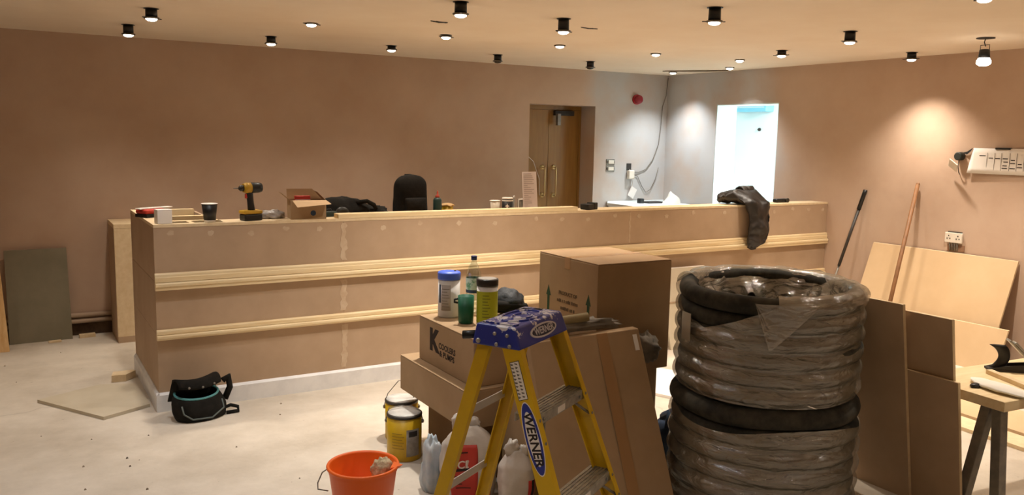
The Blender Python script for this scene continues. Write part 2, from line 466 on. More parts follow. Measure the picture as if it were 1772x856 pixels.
# double door in its recess
d1 = MB().box(DX0, DX1, DY, DY + 0.04, 2.035, DZ).box(DX1 - 0.03, DX1, DY, DY + 0.04, 0, 2.035).box(DX0, DX0 + 0.03, DY, DY + 0.04, 0, 2.035)
d1 = struct(d1.build('door_1', M_DOOR, merge=False, bevel=0.002))
MEET = 5.283
for side, (a, b) in enumerate(((DX0 + 0.032, MEET - 0.002), (MEET + 0.002, DX1 - 0.032))):
    leaf = MB().box(a, b, DY + 0.004, DY + 0.044, 0.01, 2.032).build('door_leaf', M_DOOR, d1, bevel=0.002)
    hx = MEET - 0.075 if side == 0 else MEET + 0.078
    h = MB().tube([(hx, DY + 0.002, 1.385), (hx, DY - 0.05, 1.385), (hx, DY - 0.055, 1.36), (hx, DY - 0.055, 1.09), (hx, DY - 0.05, 1.065), (hx, DY + 0.002, 1.065)], 0.009, 10)
    for zz in (1.385, 1.065):
        h.lathe([(0.030, 0), (0.030, 0.006), (0.018, 0.010), (0.018, 0.012)], 20, (hx, DY + 0.004, zz), Matrix.Rotation(PI / 2, 4, 'X'))
    h.build('pull_handle', M_BRASS, leaf)
    if side == 1:
        MB().box(5.34, 5.60, DY - 0.045, DY + 0.004, 1.972, 2.026).build('door_closer', M_GRAPHITE, leaf, bevel=0.004)
        MB().box(5.345, 5.39, DY - 0.085, DY - 0.045, 1.86, 1.99).build('closer_arm', M_STEEL, leaf, bevel=0.003)
MB().tube([(DX0 + 0.01, DY - 0.008, 1.62), (5.08, DY - 0.012, 1.45), (5.16, DY - 0.02, 1.25), (5.165, DY - 0.02, 1.07)], 0.003, 6).build('cord', M_PAPER, d1)
struct(MB().box(DX0 - 0.2, DX1 + 0.2, DY + 0.05, DY + 0.1, 0, 2.3).build('wall_behind_door', M_DOOR))
struct(MB().box(DX0 - 0.1, DX1 + 0.1, YB + 0.3, DY + 0.1, DZ, DZ + 0.1).build('trim_2', M_PLASTER))

# heating pipes and dark unplastered strip along the back wall foot
struct(MB().box(XL, 0.69, YB - 0.012, YB, 0, 0.105).build('baseboard_back', mat('raw_brick_strip', '#5a4530', 0.9, '#3b2a1a', 9, 5)))
for zz in (0.172, 0.122):
    o = MB().tube([(XL + 0.01, YB - 0.028, zz), (0.69, YB - 0.028, zz)], 0.019, 12).build('heating_pipe', mat('pipe_paint', '#c3ab93', 0.5))
    tag(o, 'upper of two painted heating pipes along the back wall foot' if zz > 0.15 else 'lower of two painted heating pipes along the back wall foot', 'pipe')

# ------------------------------------------------------------------ ceiling spotlights
def spotlight(x, y, drop, lit, tint, label, group, watts=1.0, hang=False, soft=1.0):
    t = thing('ceiling_spotlight', label, 'light', (x, y, ZC), random.uniform(0, PI), group)
    R = 0.040
    if hang:
        MB().lathe([(0.06, -0.006), (0.06, -0.0005)], 20).build('ceiling_plate', M_GRAPHITE, t)
        MB().tube([(0, 0, -0.004), (0.006, 0.002, -0.03), (-0.004, 0, -0.06)], 0.004, 6).build('cable', M_GRAPHITE, t)
        top, bot = -0.055, -0.055 - 0.085
        MB().tube([(-0.03, 0, -0.09), (-0.03, 0, -0.05), (0.03, 0, -0.05), (0.03, 0, -0.09)], 0.003, 6).build('bracket', M_CHROME, t)
        MB().lathe([(0.026, top - 0.025), (0.033, top - 0.03), (0.038, bot)], 20).build('housing', M_BLACKP, t)
        MB().lathe([(0.036, bot), (0.046, bot - 0.02), (0.046, bot - 0.04), (0.03, bot - 0.052)], 20).build('lamp_lens', M_LAMPON, t)
        lz = bot - 0.065
    else:
        bot = -drop
        if drop > 0.015:
            MB().lathe([(R * 0.86, -0.002), (R * 0.9, bot + 0.012)], 20).build('housing', M_BLACKP, t)
            MB().lathe([(R * 1.15, -0.003), (R * 1.15, -0.0005)], 20).build('cut_out', M_BLACKP, t)
        MB().lathe([(R * 0.95, bot + 0.012), (R * 1.18, bot + 0.010), (R * 1.18, bot + 0.004), (R * 0.9, bot)], 24).build('bezel', M_CHROME, t)
        for sg in (-1, 1):
            MB().box(sg * R * 1.15 - 0.004, sg * R * 1.15 + 0.02 * sg + 0.004, -0.006, 0.006, bot + 0.004, bot + 0.008).build('spring_clip', M_GRAPHITE, t)
        MB().lathe([(R * 0.86, bot + 0.001), (R * 0.8, bot - 0.006), (R * 0.5, bot - 0.012), (0.001, bot - 0.015)], 20).build('lamp_lens', M_LAMPON if lit else M_LAMPOFF, t)
        lz = bot - 0.022
    if lit:
        ld = bpy.data.lights.new('spot_beam', 'SPOT')
        ld.energy = LAMP_W * watts; ld.color = tint; ld.spot_size = math.radians(108 * soft); ld.spot_blend = 1.0; ld.shadow_soft_size = 0.035
        lo = bpy.data.objects.new('spot_beam', ld); COL.objects.link(lo); lo.parent = t; lo.location = (0, 0, lz)
    return t
OUT = 'added fill spotlight out of view in the ceiling over the open floor before the counter'  # unseen spotlights, added to brighten the foreground
for x, y, d, k, tint, wt, lb in (
        (0.80, 6.84, 0.075, 1, WARM, 0.9, 'pulled-down lit spotlight next to the back wall above the MDF pier'),
        (0.82, 5.84, 0.065, 1, WARM, 1.0, 'pulled-down lit spotlight above the red fixings pack at the counter end'),
        (1.85, 6.88, 0.060, 1, WARM, 0.8, 'pulled-down lit spotlight by the back wall behind the cordless drill'),
        (1.86, 5.87, 0.012, 1, WARM, 0.8, 'flush lit spotlight above the open carton on the counter'),
        (2.88, 6.87, 0.040, 1, WARM, 0.9, 'part-lowered lit spotlight by the back wall behind the glue bottle'),
        (2.26, 4.38, 0.075, 1, NEUT, 3.0, 'pulled-down lit spotlight above the K box'),
        (2.90, 5.86, 0.020, 1, WARM, 0.9, 'nearly flush lit spotlight above the glue bottle on the inner shelf'),
        (3.97, 6.93, 0.065, 0, WARM, 0, 'unlit dark spotlight by the back wall left of the double door'),
        (3.10, 4.57, 0.085, 1, WARM, 2.4, 'pulled-down lit spotlight between the arrow-printed box and the counter'),
        (3.95, 5.87, 0.012, 1, WARM, 0.9, 'flush lit spotlight above the counter behind the charger block'),
        (5.00, 6.88, 0.065, 0, WARM, 0, 'unlit dark spotlight in front of the double door'),
        (4.97, 5.86, 0.012, 1, WARM, 0.9, 'flush lit spotlight above the inner shelf before the double door'),
        (6.45, 7.30, 0.012, 1, ICE, 2.0, 'flush lit spotlight in the room corner beside the ceiling groove'),
        (3.52, 3.65, 0.085, 1, WARM, 1.8, 'pulled-down lit spotlight above the floor behind the wrapped coils'),
        (5.91, 5.77, 0.012, 1, WARM, 0.8, 'flush lit spotlight above the draped coat'),
        (6.45, 6.43, 0.012, 1, ICE, 1.7, 'flush lit spotlight beside the side room opening'),
        (5.57, 4.97, 0.045, 1, WARM, 1.5, 'part-lowered lit spotlight over the floor before the draped coat'),
        (4.96, 3.84, 0.075, 1, WARM, 1.7, 'pulled-down lit spotlight over the floor beyond the trestle'),
        (6.45, 4.38, 0.060, 1, WARM, 2.3, 'pulled-down lit spotlight by the right wall above the wooden pole'),
        (4.35, 2.57, 0.012, 1, WARM, 2.4, 'flush lit spotlight above the trestle')):
    spotlight(x, y, d, bool(k), tint, lb, 'ceiling spotlights', wt)
for x, y, tint, wt in ((0.80, 4.60, COOL, 1.0), (-0.9, 5.8, WARM, 1.0), (-0.6, 3.6, COOL, 0.9), (1.0, 3.0, COOL, 0.7), (-1.0, 1.6, NEUT, 0.6), (0.6, 1.2, NEUT, 1.2), (2.2, 0.4, NEUT, 1.2),
                       (4.2, 0.9, WARM, 1.1), (5.8, 1.8, WARM, 1.2), (0.5, -1.0, NEUT, 1.1), (3.4, -1.0, NEUT, 1.1), (5.6, -0.6, WARM, 0.6)):
    spotlight(x, y, 0.02, True, tint, OUT, 'added fill spotlights out of view', wt)
spotlight(5.95, 3.48, 0, True, WARM, 'bright lamp dangling low on a cable from the ceiling near the right wall', None, 3.0, hang=True)
# ceiling marks: bare holes and a slot
for x, y, sx, sy, lb in ((2.53, 5.21, 0.07, 0.035, 'dark splintered cut-out with loose wire ends in the ceiling above the counter'),
                         (3.49, 4.83, 0.075, 0.012, 'narrow dark slit in the plaster ceiling beside a hanging spotlight')):
    m = MB()
    for k in range(5):
        a = random.uniform(-0.5, 0.5)
        m.tube([(-sx * random.uniform(0.4, 1), sy * a, -0.003), (0, sy * random.uniform(-1, 1) * 0.5, -0.006), (sx * random.uniform(0.4, 1), -sy * a, -0.003)], 0.003, 6)
    tag(m.build('ceiling_hole', M_GRAPHITE, None, (x, y, ZC)), lb, 'hole')
def slot(u, v):
    x = 6.25 + 0.42 * u; y = 7.22 - 0.55 * u
    return Vector((x + 0.10 * (v - 0.5) * math.sin(PI * u) + 0.06 * math.sin(PI * u), y + 0.05 * (v - 0.5), ZC - 0.006))
tag(MB().grid(slot, 16, 3).build('ceiling_groove', mat('shadow_groove', '#7c6a55', 0.9), solid=0.008), 'long dark curved groove cut in the ceiling by the room corner', 'groove')

# side-room ceiling lamp panel and pale blue casing
t = thing('ceiling_panel_light', 'cool white ceiling light inside the bright side room', 'light', (7.75, 5.95, 2.6))
MB().box(-0.3, 0.3, -0.3, 0.3, -0.02, -0.001).build('frame', M_WHITE, t)
MB().box(-0.28, 0.28, -0.28, 0.28, -0.024, -0.021).build('diffuser', mat('panel_glow', '#ffffff', 0.5, emit=(0.86, 0.97, 1.0), estr=6.0), t)
ld = bpy.data.lights.new('panel_beam', 'AREA'); ld.energy = 120; ld.size = 0.55; ld.color = (0.85, 0.96, 1.0)
lo = bpy.data.objects.new('panel_beam', ld); COL.objects.link(lo); lo.parent = t; lo.location = (0, 0, -0.03)
t = thing('door_casing_box', 'pale blue box above the white side room wall seen through the opening', 'box', (RX, 8.0, 2.112))
MB().box(-0.15, -0.002, -0.30, 0.25, 0, 0.16).build('casing', M_BLUEBOX, t, bevel=0.01)
MB().box(-0.154, -0.1505, -0.27, 0.22, 0.05, 0.06).build('vent_slot', M_WHITEPAINT, t)
tag(MB().lathe([(0.02, 0), (0.02, 0.02), (0.012, 0.035)], 14, (0, 0, 0), Matrix.Rotation(-PI / 2, 4, 'Y')).build('wall_hook', M_GRAPHITE, None, (RX, 7.92, 1.882)), 'small black hook on the white side room wall', 'hook')

# ------------------------------------------------------------------ reception counter
CX0, CX1, CY0, CY1, CH = 0.7231, XW, 5.3755, 6.464, 1.155
S1, S2 = 1.908, 4.356
rc = thing('reception_counter', 'long MDF reception counter with two pine mouldings and white skirting', 'counter', (CX0, CY0, 0))
def cpart(mb, name, m, **k):
    mb.v = [(a - CX0, b - CY0, c) for a, b, c in mb.v]
    return mb.build(name, m, rc, **k)
TIERS = ((0.0, 0.478), (0.481, 0.806), (0.809, CH - 0.018))
SEG = ((CX0 + 0.018, S1 - 0.0008), (S1 + 0.0008, S2 - 0.0008), (S2 + 0.0008, CX1 - 0.002))
front_panels = []
for z0, z1 in TIERS:
    for a, b in SEG:
        front_panels.append(cpart(MB().box(a, b, CY0, CY0 + 0.018, z0, z1), 'front_panel', M_MDF))
    cpart(MB().box(CX0, CX0 + 0.018, CY0, CY1, z0, z1), 'side_panel', M_MDF)
# top boards: front ledge, left return with open cells
cpart(MB().box(CX0, CX1 - 0.002, CY0 - 0.002, CY0 + 0.055, CH - 0.018, CH).box(CX0 + 0.42, CX1 - 0.002, CY0 + 0.055, CY0 + 0.20, CH - 0.018, CH), 'top_board', M_MDF_EDGE, merge=False)
cpart(MB().box(CX0, CX0 + 0.07, CY0 + 0.055, CY1, CH - 0.018, CH), 'top_rail', M_MDF_EDGE)
for yy in (CY0 + 0.20, CY0 + 0.52, CY1 - 0.05):
    cpart(MB().box(CX0 + 0.07, CX0 + 0.42, yy, yy + 0.05, CH - 0.09, CH - 0.002), 'cross_rail', M_PINE)
cpart(MB().box(CX0 + 0.22, CX0 + 0.25, CY0 + 0.056, CY0 + 0.199, CH - 0.09, CH - 0.002), 'cross_rail', M_PINE)
cpart(MB().box(CX0 + 0.42, CX0 + 0.438, CY0 + 0.20, CY1, 0, CH - 0.02), 'inner_panel', M_MDF)
cpart(MB().box(CX0 + 0.44, CX1 - 0.003, CY0 + 0.182, CY0 + 0.2, 0, CH - 0.02), 'inner_panel', M_MDF)
cpart(MB().box(CX0 + 0.44, 5.3, CY0 + 0.202, CY0 + 0.86, 1.032, 1.05), 'inner_shelf', M_MDF_LIGHT)
for xx in (1.3, 3.0, 5.0):
    cpart(MB().box(xx, xx + 0.018, CY0 + 0.203, CY0 + 0.84, 0, 1.031), 'shelf_support', M_MDF)
# pine mouldings: two stepped battens on the upper rail, one on the lower
def moulding(prof, name='pine_moulding'):
    poly = [Vector((0, a, b)) for a, b in prof]
    m = MB().prism(poly, Vector((CX0 - 0.004, CY0, 0)), Vector((CX1 - 0.004, CY0, 0)))
    return cpart(m, name, M_PINE, bevel=0.0015)
moulding([(0, 0.806), (0, 0.8611), (-0.014, 0.8611), (-0.020, 0.852), (-0.020, 0.838), (-0.024, 0.836), (-0.024, 0.806)])
moulding([(0, 0.7576), (0, 0.804), (-0.034, 0.804), (-0.040, 0.796), (-0.040, 0.782), (-0.034, 0.778), (-0.034, 0.7576)])
moulding([(0, 0.482), (0, 0.5119), (-0.016, 0.5119), (-0.022, 0.504), (-0.022, 0.482)])
moulding([(0, 0.450), (0, 0.4805), (-0.032, 0.4805), (-0.036, 0.474), (-0.036, 0.462), (-0.030, 0.450)])
sk = [(0, 0), (0, 0.1184), (-0.006, 0.1184), (-0.018, 0.104), (-0.018, 0)]
cpart(MB().prism([Vector((0, a, b)) for a, b in sk], Vector((CX0 - 0.0172, CY0, 0)), Vector((CX1 - 0.003, CY0, 0))), 'skirting', M_WHITE)
cpart(MB().prism([Vector((a, 0, b)) for a, b in sk], Vector((CX0, CY0 - 0.0172, 0)), Vector((CX0, CY1 - 0.03, 0))), 'skirting', M_WHITE)
# filler: joints and screw patches
def patch(cx, cz, w_, h_, seed):
    random.seed(seed)
    n = 11
    poly = [(math.cos(2 * PI * k / n) * w_ * random.uniform(0.55, 1.0), math.sin(2 * PI * k / n) * h_ * random.uniform(0.55, 1.0)) for k in range(n)]
    mb = flat_shape(poly, (cx, CY0 - 0.0002, cz), (1, 0, 0), (0, 0, 1), 0.0012)
    return cpart(mb, 'filler_patch', M_FILL)
for i, xx in enumerate((0.82, 1.05, 1.30, 1.52, 1.74, 2.19, 2.47, 2.78, 3.08, 3.44, 3.68, 3.93, 4.2, 4.45, 4.75, 5.05, 5.42, 6.05, 6.3, 6.52, 6.72)):
    patch(xx, CH - 0.052 - 0.01 * (i % 3), 0.026, 0.022, 100 + i)
def joint_filler(jx, z0, z1, w_, seed):
    random.seed(seed)
    n = max(4, int((z1 - z0) / 0.018))
    L = [(-w_ * random.uniform(0.25, 1.0), z0 + (z1 - z0) * k / n) for k in range(n + 1)]
    R_ = [(w_ * random.uniform(0.25, 1.0), z0 + (z1 - z0) * k / n) for k in range(n + 1)]
    mb = MB()
    for k in range(n):
        vs = [(jx + x, CY0 - d, z) for d in (0.0, 0.0014) for x, z in (L[k], R_[k], R_[k + 1], L[k + 1])]
        mb.add(vs, [(4, 5, 6, 7), (0, 1, 5, 4), (2, 3, 7, 6), (1, 2, 6, 5), (3, 0, 4, 7)])
    return cpart(mb, 'joint_filler', M_FILL)
for jx, w_ in ((S1, 0.030), (S2, 0.013)):
    for k, (z0, z1) in enumerate(((0.135, 0.43), (0.53, 0.74), (0.875, CH - 0.03))):
        joint_filler(jx, z0, z1, w_, int(jx * 10) + k)
random.seed(11)

# loose pine plank lying on the counter top
tag(MB().box(0, 1.955, 0, 0.09, 0, 0.030).build('pine_plank', M_PINE, None, (1.872, CY0 - 0.004, CH + 0.0005), bevel=0.002), 'long bare pine plank lying along the counter top', 'plank')

# low end wall between the counter gap and the back wall
ew = thing('end_pier', 'low MDF pier with pine front edge standing against the back wall', 'pier', (0.72, 7.31, 0))
MB().box(-0.03, 0.16, 0.02, 0.44, 0.0, 0.93).build('body', M_MDF, ew)
MB().box(-0.028, 0.16, 0, 0.019, 0.05, 0.93).build('front_edge', M_MDF_EDGE, ew)
MB().box(-0.03, 0.16, 0, 0.44, 0.931, 0.967).build('cap', M_MDF_EDGE, ew, bevel=0.002)
MB().box(-0.028, 0.16, -0.004, 0.018, 0.0, 0.049).build('plinth', M_MDF, ew)

# white desk in the room corner behind the counter
wd = thing('corner_desk', 'white laminate desk in the corner behind the counter', 'desk', (5.95, 7.30, 0))
MB().box(-0.02, 0.83, -0.02, 0.455, 0.955, 0.985).build('worktop', M_DESK, wd, bevel=0.003)
MB().box(0, 0.02, 0, 0.45, 0, 0.954).build('side_panel', M_DESK, wd)
MB().box(0.80, 0.82, 0, 0.45, 0, 0.954).build('side_panel', M_DESK, wd)
MB().box(0.021, 0.799, 0.43, 0.448, 0.1, 0.954).build('back_panel', M_DESK, wd)
MB().box(-0.02, 0.83, 0.44, 0.455, 0.985, 1.005).build('upstand', M_DESK, wd)
t = thing('router', 'small black device with an upright block on the white corner desk', 'device', (6.30, 7.58, 0.9855))
MB().box(-0.04, 0.02, -0.03, 0.03, 0, 0.055).build('block', M_BLACKP, t, bevel=0.006)
MB().box(0.05, 0.27, -0.08, 0.05, 0, 0.018).build('flat_box', M_GRAPHITE, t, bevel=0.004)
def pile(u, v):
    a = 2 * PI * u
    rr = (1 - v) * (0.13 + 0.02 * noise.noise(Vector((math.cos(a) * 2, math.sin(a) * 2, 5))))
    return Vector((rr * math.cos(a) + 0.02 * math.sin(v * 5), rr * math.sin(a) * 0.6, 0.145 * v ** 0.8 + 0.006 * noise.noise(Vector((math.cos(a) * 3, math.sin(a) * 3, v * 4)))))
tag(MB().grid(pile, 26, 12, wrap=True).build('cloth_heap', mat('cream_cloth', '#e3ddd0', 0.9), None, (6.62, 7.42, 0.9865)), 'crumpled cream cloth peaked on the white corner desk', 'cloth')

# ------------------------------------------------------------------ back wall fittings
t = thing('fire_alarm', 'round red fire alarm sounder high on the back wall', 'alarm', (6.314, YB, 2.18))
RXm = Matrix.Rotation(PI / 2, 4, 'X')
MB().lathe([(0.058, 0), (0.058, 0.022), (0.05, 0.026)], 24, (0, 0, 0), RXm).build('base', mat('alarm_red', '#b3202c', 0.4), t)
MB().lathe([(0.05, 0.0265), (0.052, 0.05), (0.045, 0.07), (0.02, 0.075)], 24, (0, 0, 0), RXm).build('sounder', mat('alarm_red_dark', '#8e1523', 0.4), t)
t = thing('switch_plate', 'pair of open grey switch boxes beside the double door', 'switch', (5.968, YB, 1.417))
for zz in (0.038, -0.038):
    s_ = MB().box(-0.06, 0.06, -0.006, -0.0005, zz - 0.034, zz + 0.034).build('back_box', M_STEEL, t, bevel=0.004)
    MB().box(-0.035, 0.045, -0.014, -0.0065, zz - 0.02, zz + 0.02).build('module', M_SOCKET, s_, bevel=0.002)
    for k in (-1, 1):
        MB().box(k * 0.052 - 0.005, k * 0.052 + 0.005, -0.009, -0.0065, zz - 0.012, zz + 0.012).build('lug', M_GRAPHITE, s_)
t = thing('cable_outlet', 'open wall box with dangling wires and white plate on the back wall', 'outlet', (6.241, YB, 1.39))
MB().box(-0.035, 0.035, -0.004, -0.0005, -0.03, 0.05).build('back_box', M_GRAPHITE, t)
MB().box(-0.03, 0.055, -0.05, -0.004, -0.13, -0.03).build('connector', M_SOCKET, t, bevel=0.01)
MB().tube([(0, -0.02, -0.02), (0.05, -0.03, -0.10), (0.045, -0.02, -0.24)], 0.004, 6).build('wire', M_PAPER, t)
mm = Matrix.Translation((0.05, -0.02, -0.29)) @ Matrix.Rotation(0.5, 4, 'Y')
MB().box(-0.045, 0.045, -0.008, 0.008, -0.06, 0.06, mm).build('loose_plate', M_PAPER, t, bevel=0.003)
MB().tube([(0.03, -0.012, -0.05), (0.14, -0.010, -0.055), (0.25, -0.010, -0.02), (0.35, -0.010, 0.09), (0.43, -0.012, 0.28), (0.455, -0.012, 0.5), (0.46, -0.02, 0.72), (0.50, -0.03, 0.85), (0.53, -0.02, 1.06)], 0.005, 8).build('cable', M_GREYCLOTH, t)
MB().tube([(0.05, -0.012, -0.08), (0.13, -0.010, -0.10), (0.20, -0.010, -0.22), (0.26, -0.012, -0.29), (0.33, -0.012, -0.26), (0.40, -0.012, -0.14), (0.44, -0.012, 0.0)], 0.004, 8).build('cable', M_GREYCLOTH, t)

# ------------------------------------------------------------------ right wall fittings
t = thing('double_socket', 'white double socket hanging loose over chased plaster', 'socket', (XW, 4.076, 0.956))
MB().box(-0.03, -0.012, -0.075, 0.075, -0.042, 0.042).build('faceplate', M_SOCKET, t, bevel=0.004)
MB().box(-0.012, -0.0005, -0.06, 0.06, -0.035, 0.05).build('back_box', M_GRAPHITE, t)
for s_ in (-1, 1):
    pm = MB()
    for a, b in ((0, 0.016), (-0.012, -0.008), (0.012, -0.008)):
        pm.box(-0.032, -0.0302, s_ * 0.04 + a - 0.004, s_ * 0.04 + a + 0.004, b - 0.005, b + 0.005)
    pm.build('pin_holes', M_GRAPHITE, t)
for k in range(4):
    MB().tube([(-0.015, -0.03 + 0.022 * k, -0.035), (-0.02, -0.034 + 0.022 * k, -0.07), (-0.008, -0.03 + 0.02 * k, -0.11)], 0.006, 6).build('wire', M_GREYCLOTH, t)
MB().box(-0.004, -0.0005, -0.09, 0.06, -0.115, -0.06).build('chase', mat('chased_plaster', '#96735a', 0.9), t)
t = thing('wall_sheet', 'long white printed drawing sheet taped to the right wall', 'poster', (XW, 4.0, 1.5))
def sheet(u, v):
    y = 0.015 - 0.95 * u
    cut = 0.03 * max(0, 1 - u / 0.06) * v
    return Vector((-0.006 - 0.012 * math.sin(PI * u) * v - (0.02 * (1 - v) * (1 - u)), y - cut, 0.205 * v + 0.0 * u))
MB().grid(sheet, 24, 6).build('paper', M_PAPER, t, solid=0.001)
pl = MB()
random.seed(3)
for y, z, L in ((-0.10, 0.145, 0.05), (-0.17, 0.127, 0.035), (-0.225, 0.125, 0.04), (-0.285, 0.125, 0.04), (-0.29, 0.10, 0.035), (-0.285, 0.07, 0.035), (-0.285, 0.05, 0.042), (-0.345, 0.115, 0.03), (-0.345, 0.09, 0.038), (-0.345, 0.05, 0.042), (-0.40, 0.085, 0.03), (-0.40, 0.06, 0.04), (-0.46, 0.12, 0.04), (-0.46, 0.08, 0.04), (-0.53, 0.1, 0.04)):
    f = sheet(min(1, (0.015 - y) / 0.95), z / 0.205)
    pl.box(f.x - 0.0022, f.x - 0.0010, y - L / 2, y + L / 2, z - 0.0035, z + 0.0035)
for y in (-0.14, -0.20, -0.255, -0.32, -0.375, -0.43, -0.5):
    f = sheet((0.015 - y) / 0.95, 0.5)
    pl.box(f.x - 0.0032, f.x - 0.0012, y - 0.001, y + 0.001, 0.03, 0.17)
pl.build('printed_table', M_INK, t)
MB().box(-0.022, -0.002, -0.32, -0.20, 0.198, 0.212).build('black_tape', M_BLACKP, t)
MB().add([(-0.012, 0.07, 0.165), (-0.014, 0.03, 0.175), (-0.012, -0.012, 0.205), (-0.016, 0.0, 0.18), (-0.018, 0.03, 0.15)], [(0, 1, 2, 3, 4)]).build('tape_strip', M_BLACKP, t, solid=0.003)
t = thing('dangling_switch', 'dark round knob with a tilted cream plate hanging from the right wall', 'switch', (XW, 4.085, 1.635))
MB().lathe([(0.035, 0.0005), (0.035, 0.05), (0.028, 0.058)], 20, (0, 0, 0), Matrix.Rotation(-PI / 2, 4, 'Y')).build('knob', mat('dark_green_knob', '#262a24', 0.6), t)
mm = Matrix.Translation((-0.075, 0.02, -0.075)) @ Matrix.Rotation(0.6, 4, 'X') @ Matrix.Rotation(0.9, 4, 'Y')
MB().box(-0.045, 0.045, -0.045, 0.045, -0.004, 0.004, mm).build('plate', M_SOCKET, t, bevel=0.003)
MB().tube([(-0.04, -0.005, -0.03), (-0.05, -0.008, -0.08), (-0.03, -0.005, -0.13), (-0.004, 0.0, -0.15)], 0.004, 6).build('wire', M_GREYCLOTH, t)

# ------------------------------------------------------------------ things leaning along the walls
def board_x(name, label, x_b, x_t, y0, y1, ztop, t, m, edge=None, cat='board', tilt=0.0, group=None):
    """board facing -x, base at x_b, top at x_t (thickness goes to +x)"""
    T = thing(name, label, cat, (x_b, y0, 0), 0, group)
    dx = x_t - x_b
    def q(x, y, z): return (x + dx * z / ztop, y + tilt * z / ztop, z)
    L = y1 - y0
    MB().hexa([q(0, 0, 0), q(t, 0, 0), q(t, L, 0), q(0, L, 0)], [q(0, 0, ztop), q(t, 0, ztop), q(t, L, ztop), q(0, L, ztop)]).build('sheet', m, T)
    e = edge or M_MDF_EDGE
    MB().hexa([q(0, -0.0015, 0), q(t, -0.0015, 0), q(t, -0.0002, 0), q(0, -0.0002, 0)], [q(0, -0.0015, ztop), q(t, -0.0015, ztop), q(t, -0.0002, ztop), q(0, -0.0002, ztop)]).build('cut_edge', e, T)
    z2 = ztop + 0.0015
    MB().hexa([q(0, 0, ztop + 0.0002), q(t, 0, ztop + 0.0002), q(t, L, ztop + 0.0002), q(0, L, ztop + 0.0002)], [q(0, 0, z2), q(t, 0, z2), q(t, L, z2), q(0, L, z2)]).build('cut_edge', e, T)
    return T
board_x('mdf_sheet', 'largest pale MDF sheet leaning on the right wall under the socket', 6.44, 6.755, 3.53, 4.82, 0.83, 0.018, M_MDF_LIGHT)
board_x('mdf_sheet', 'low pale MDF offcut leaning in front of the largest MDF sheet', 6.36, 6.50, 3.42, 4.25, 0.325, 0.018, M_MDF_LIGHT)
board_x('mdf_sheet', 'tall dark-faced MDF board leaning against the wrapped pipe coils', 3.70, 3.52, 2.335, 2.66, 0.985, 0.018, M_MDF)
board_x('mdf_offcut', 'short MDF offcut with chipped corner leaning behind the tall board', 3.722, 3.601, 2.09, 2.36, 0.665, 0.018, M_MDF)
board_x('mdf_offcut', 'narrow MDF offcut standing behind the chipped short offcut', 3.744, 3.571, 2.125, 2.40, 0.95, 0.018, M_MDF)
t = MB().box(0, 0.42, 0, 1.5, 0, 0.018).build('floor_board', M_MDF_LIGHT, None, (5.12, 2.15, 0.0005), -0.07)
tag(t, 'pale board lying flat on the floor beyond the trestle', 'board')
t = MB().box(0, 0.19, 0, 1.6, 0, 0.022).build('floor_strip', M_MDF_EDGE, None, (4.86, 2.1, 0.0005), -0.07)
tag(t, 'narrow pale strip lying on the floor next to a flat board', 'board')

t = thing('broom_handle', 'long brown wooden pole leaning on the right wall over a pale sheet', 'pole', (6.19, 4.29, 0))
MB().tube([(0, 0, 0.0), (0.28, 0.07, 0.69), (0.565, 0.141, 1.38)], 0.017, 14).build('shaft', M_WOODD, t)
MB().lathe([(0.017, 0), (0.015, 0.012), (0.006, 0.018)], 14, (0.565, 0.141, 1.379)).build('rounded_end', M_WOODD, t)
t = thing('black_tipped_pole', 'thin dark pole with black grip leaning on the right wall by the counter', 'pole', (6.49, 5.16, 0))
A, B = Vector((0, 0, 0.0)), Vector((0.28, -0.205, 1.30))
MB().tube([A, A.lerp(B, 0.45)], 0.008, 10).build('lower_rod', M_STEEL, t)
MB().tube([A.lerp(B, 0.45), A.lerp(B, 0.86)], 0.014, 12).build('shaft', M_POLEB, t)
MB().tube([A.lerp(B, 0.86), A.lerp(B, 0.98), B], 0.019, 12).build('grip', M_BLACKP, t)

t = thing('grey_board', 'grey-green board leaning on the back wall', 'board', (-0.07, 7.62, 0))
def gq(x, y, z): return (x + 0.0 * z, y + 0.085 * z / 0.745, z)
MB().hexa([gq(0.005, 0, 0), gq(0.452, 0.01, 0), gq(0.452, 0.024, 0), gq(0.005, 0.014, 0)], [gq(0, 0, 0.745), gq(0.44, 0.01, 0.745), gq(0.44, 0.024, 0.745), gq(0, 0.014, 0.745)]).build('sheet', M_GREYBOARD, t, bevel=0.001)
t = thing('pine_post', 'upright pine timber at the left of the grey-green board', 'timber', (-0.20, 7.38, 0))
def pq(x, y, z): return (x - 0.055 * z, y + 0.17 * z, z)
MB().hexa([pq(0.03, 0, 0), pq(0.135, 0, 0), pq(0.135, 0.04, 0), pq(0.03, 0.04, 0)], [pq(0.03, 0, 1.25), pq(0.135, 0, 1.25), pq(0.135, 0.04, 1.25), pq(0.03, 0.04, 1.25)]).build('timber', M_PINE_V, t, bevel=0.003)
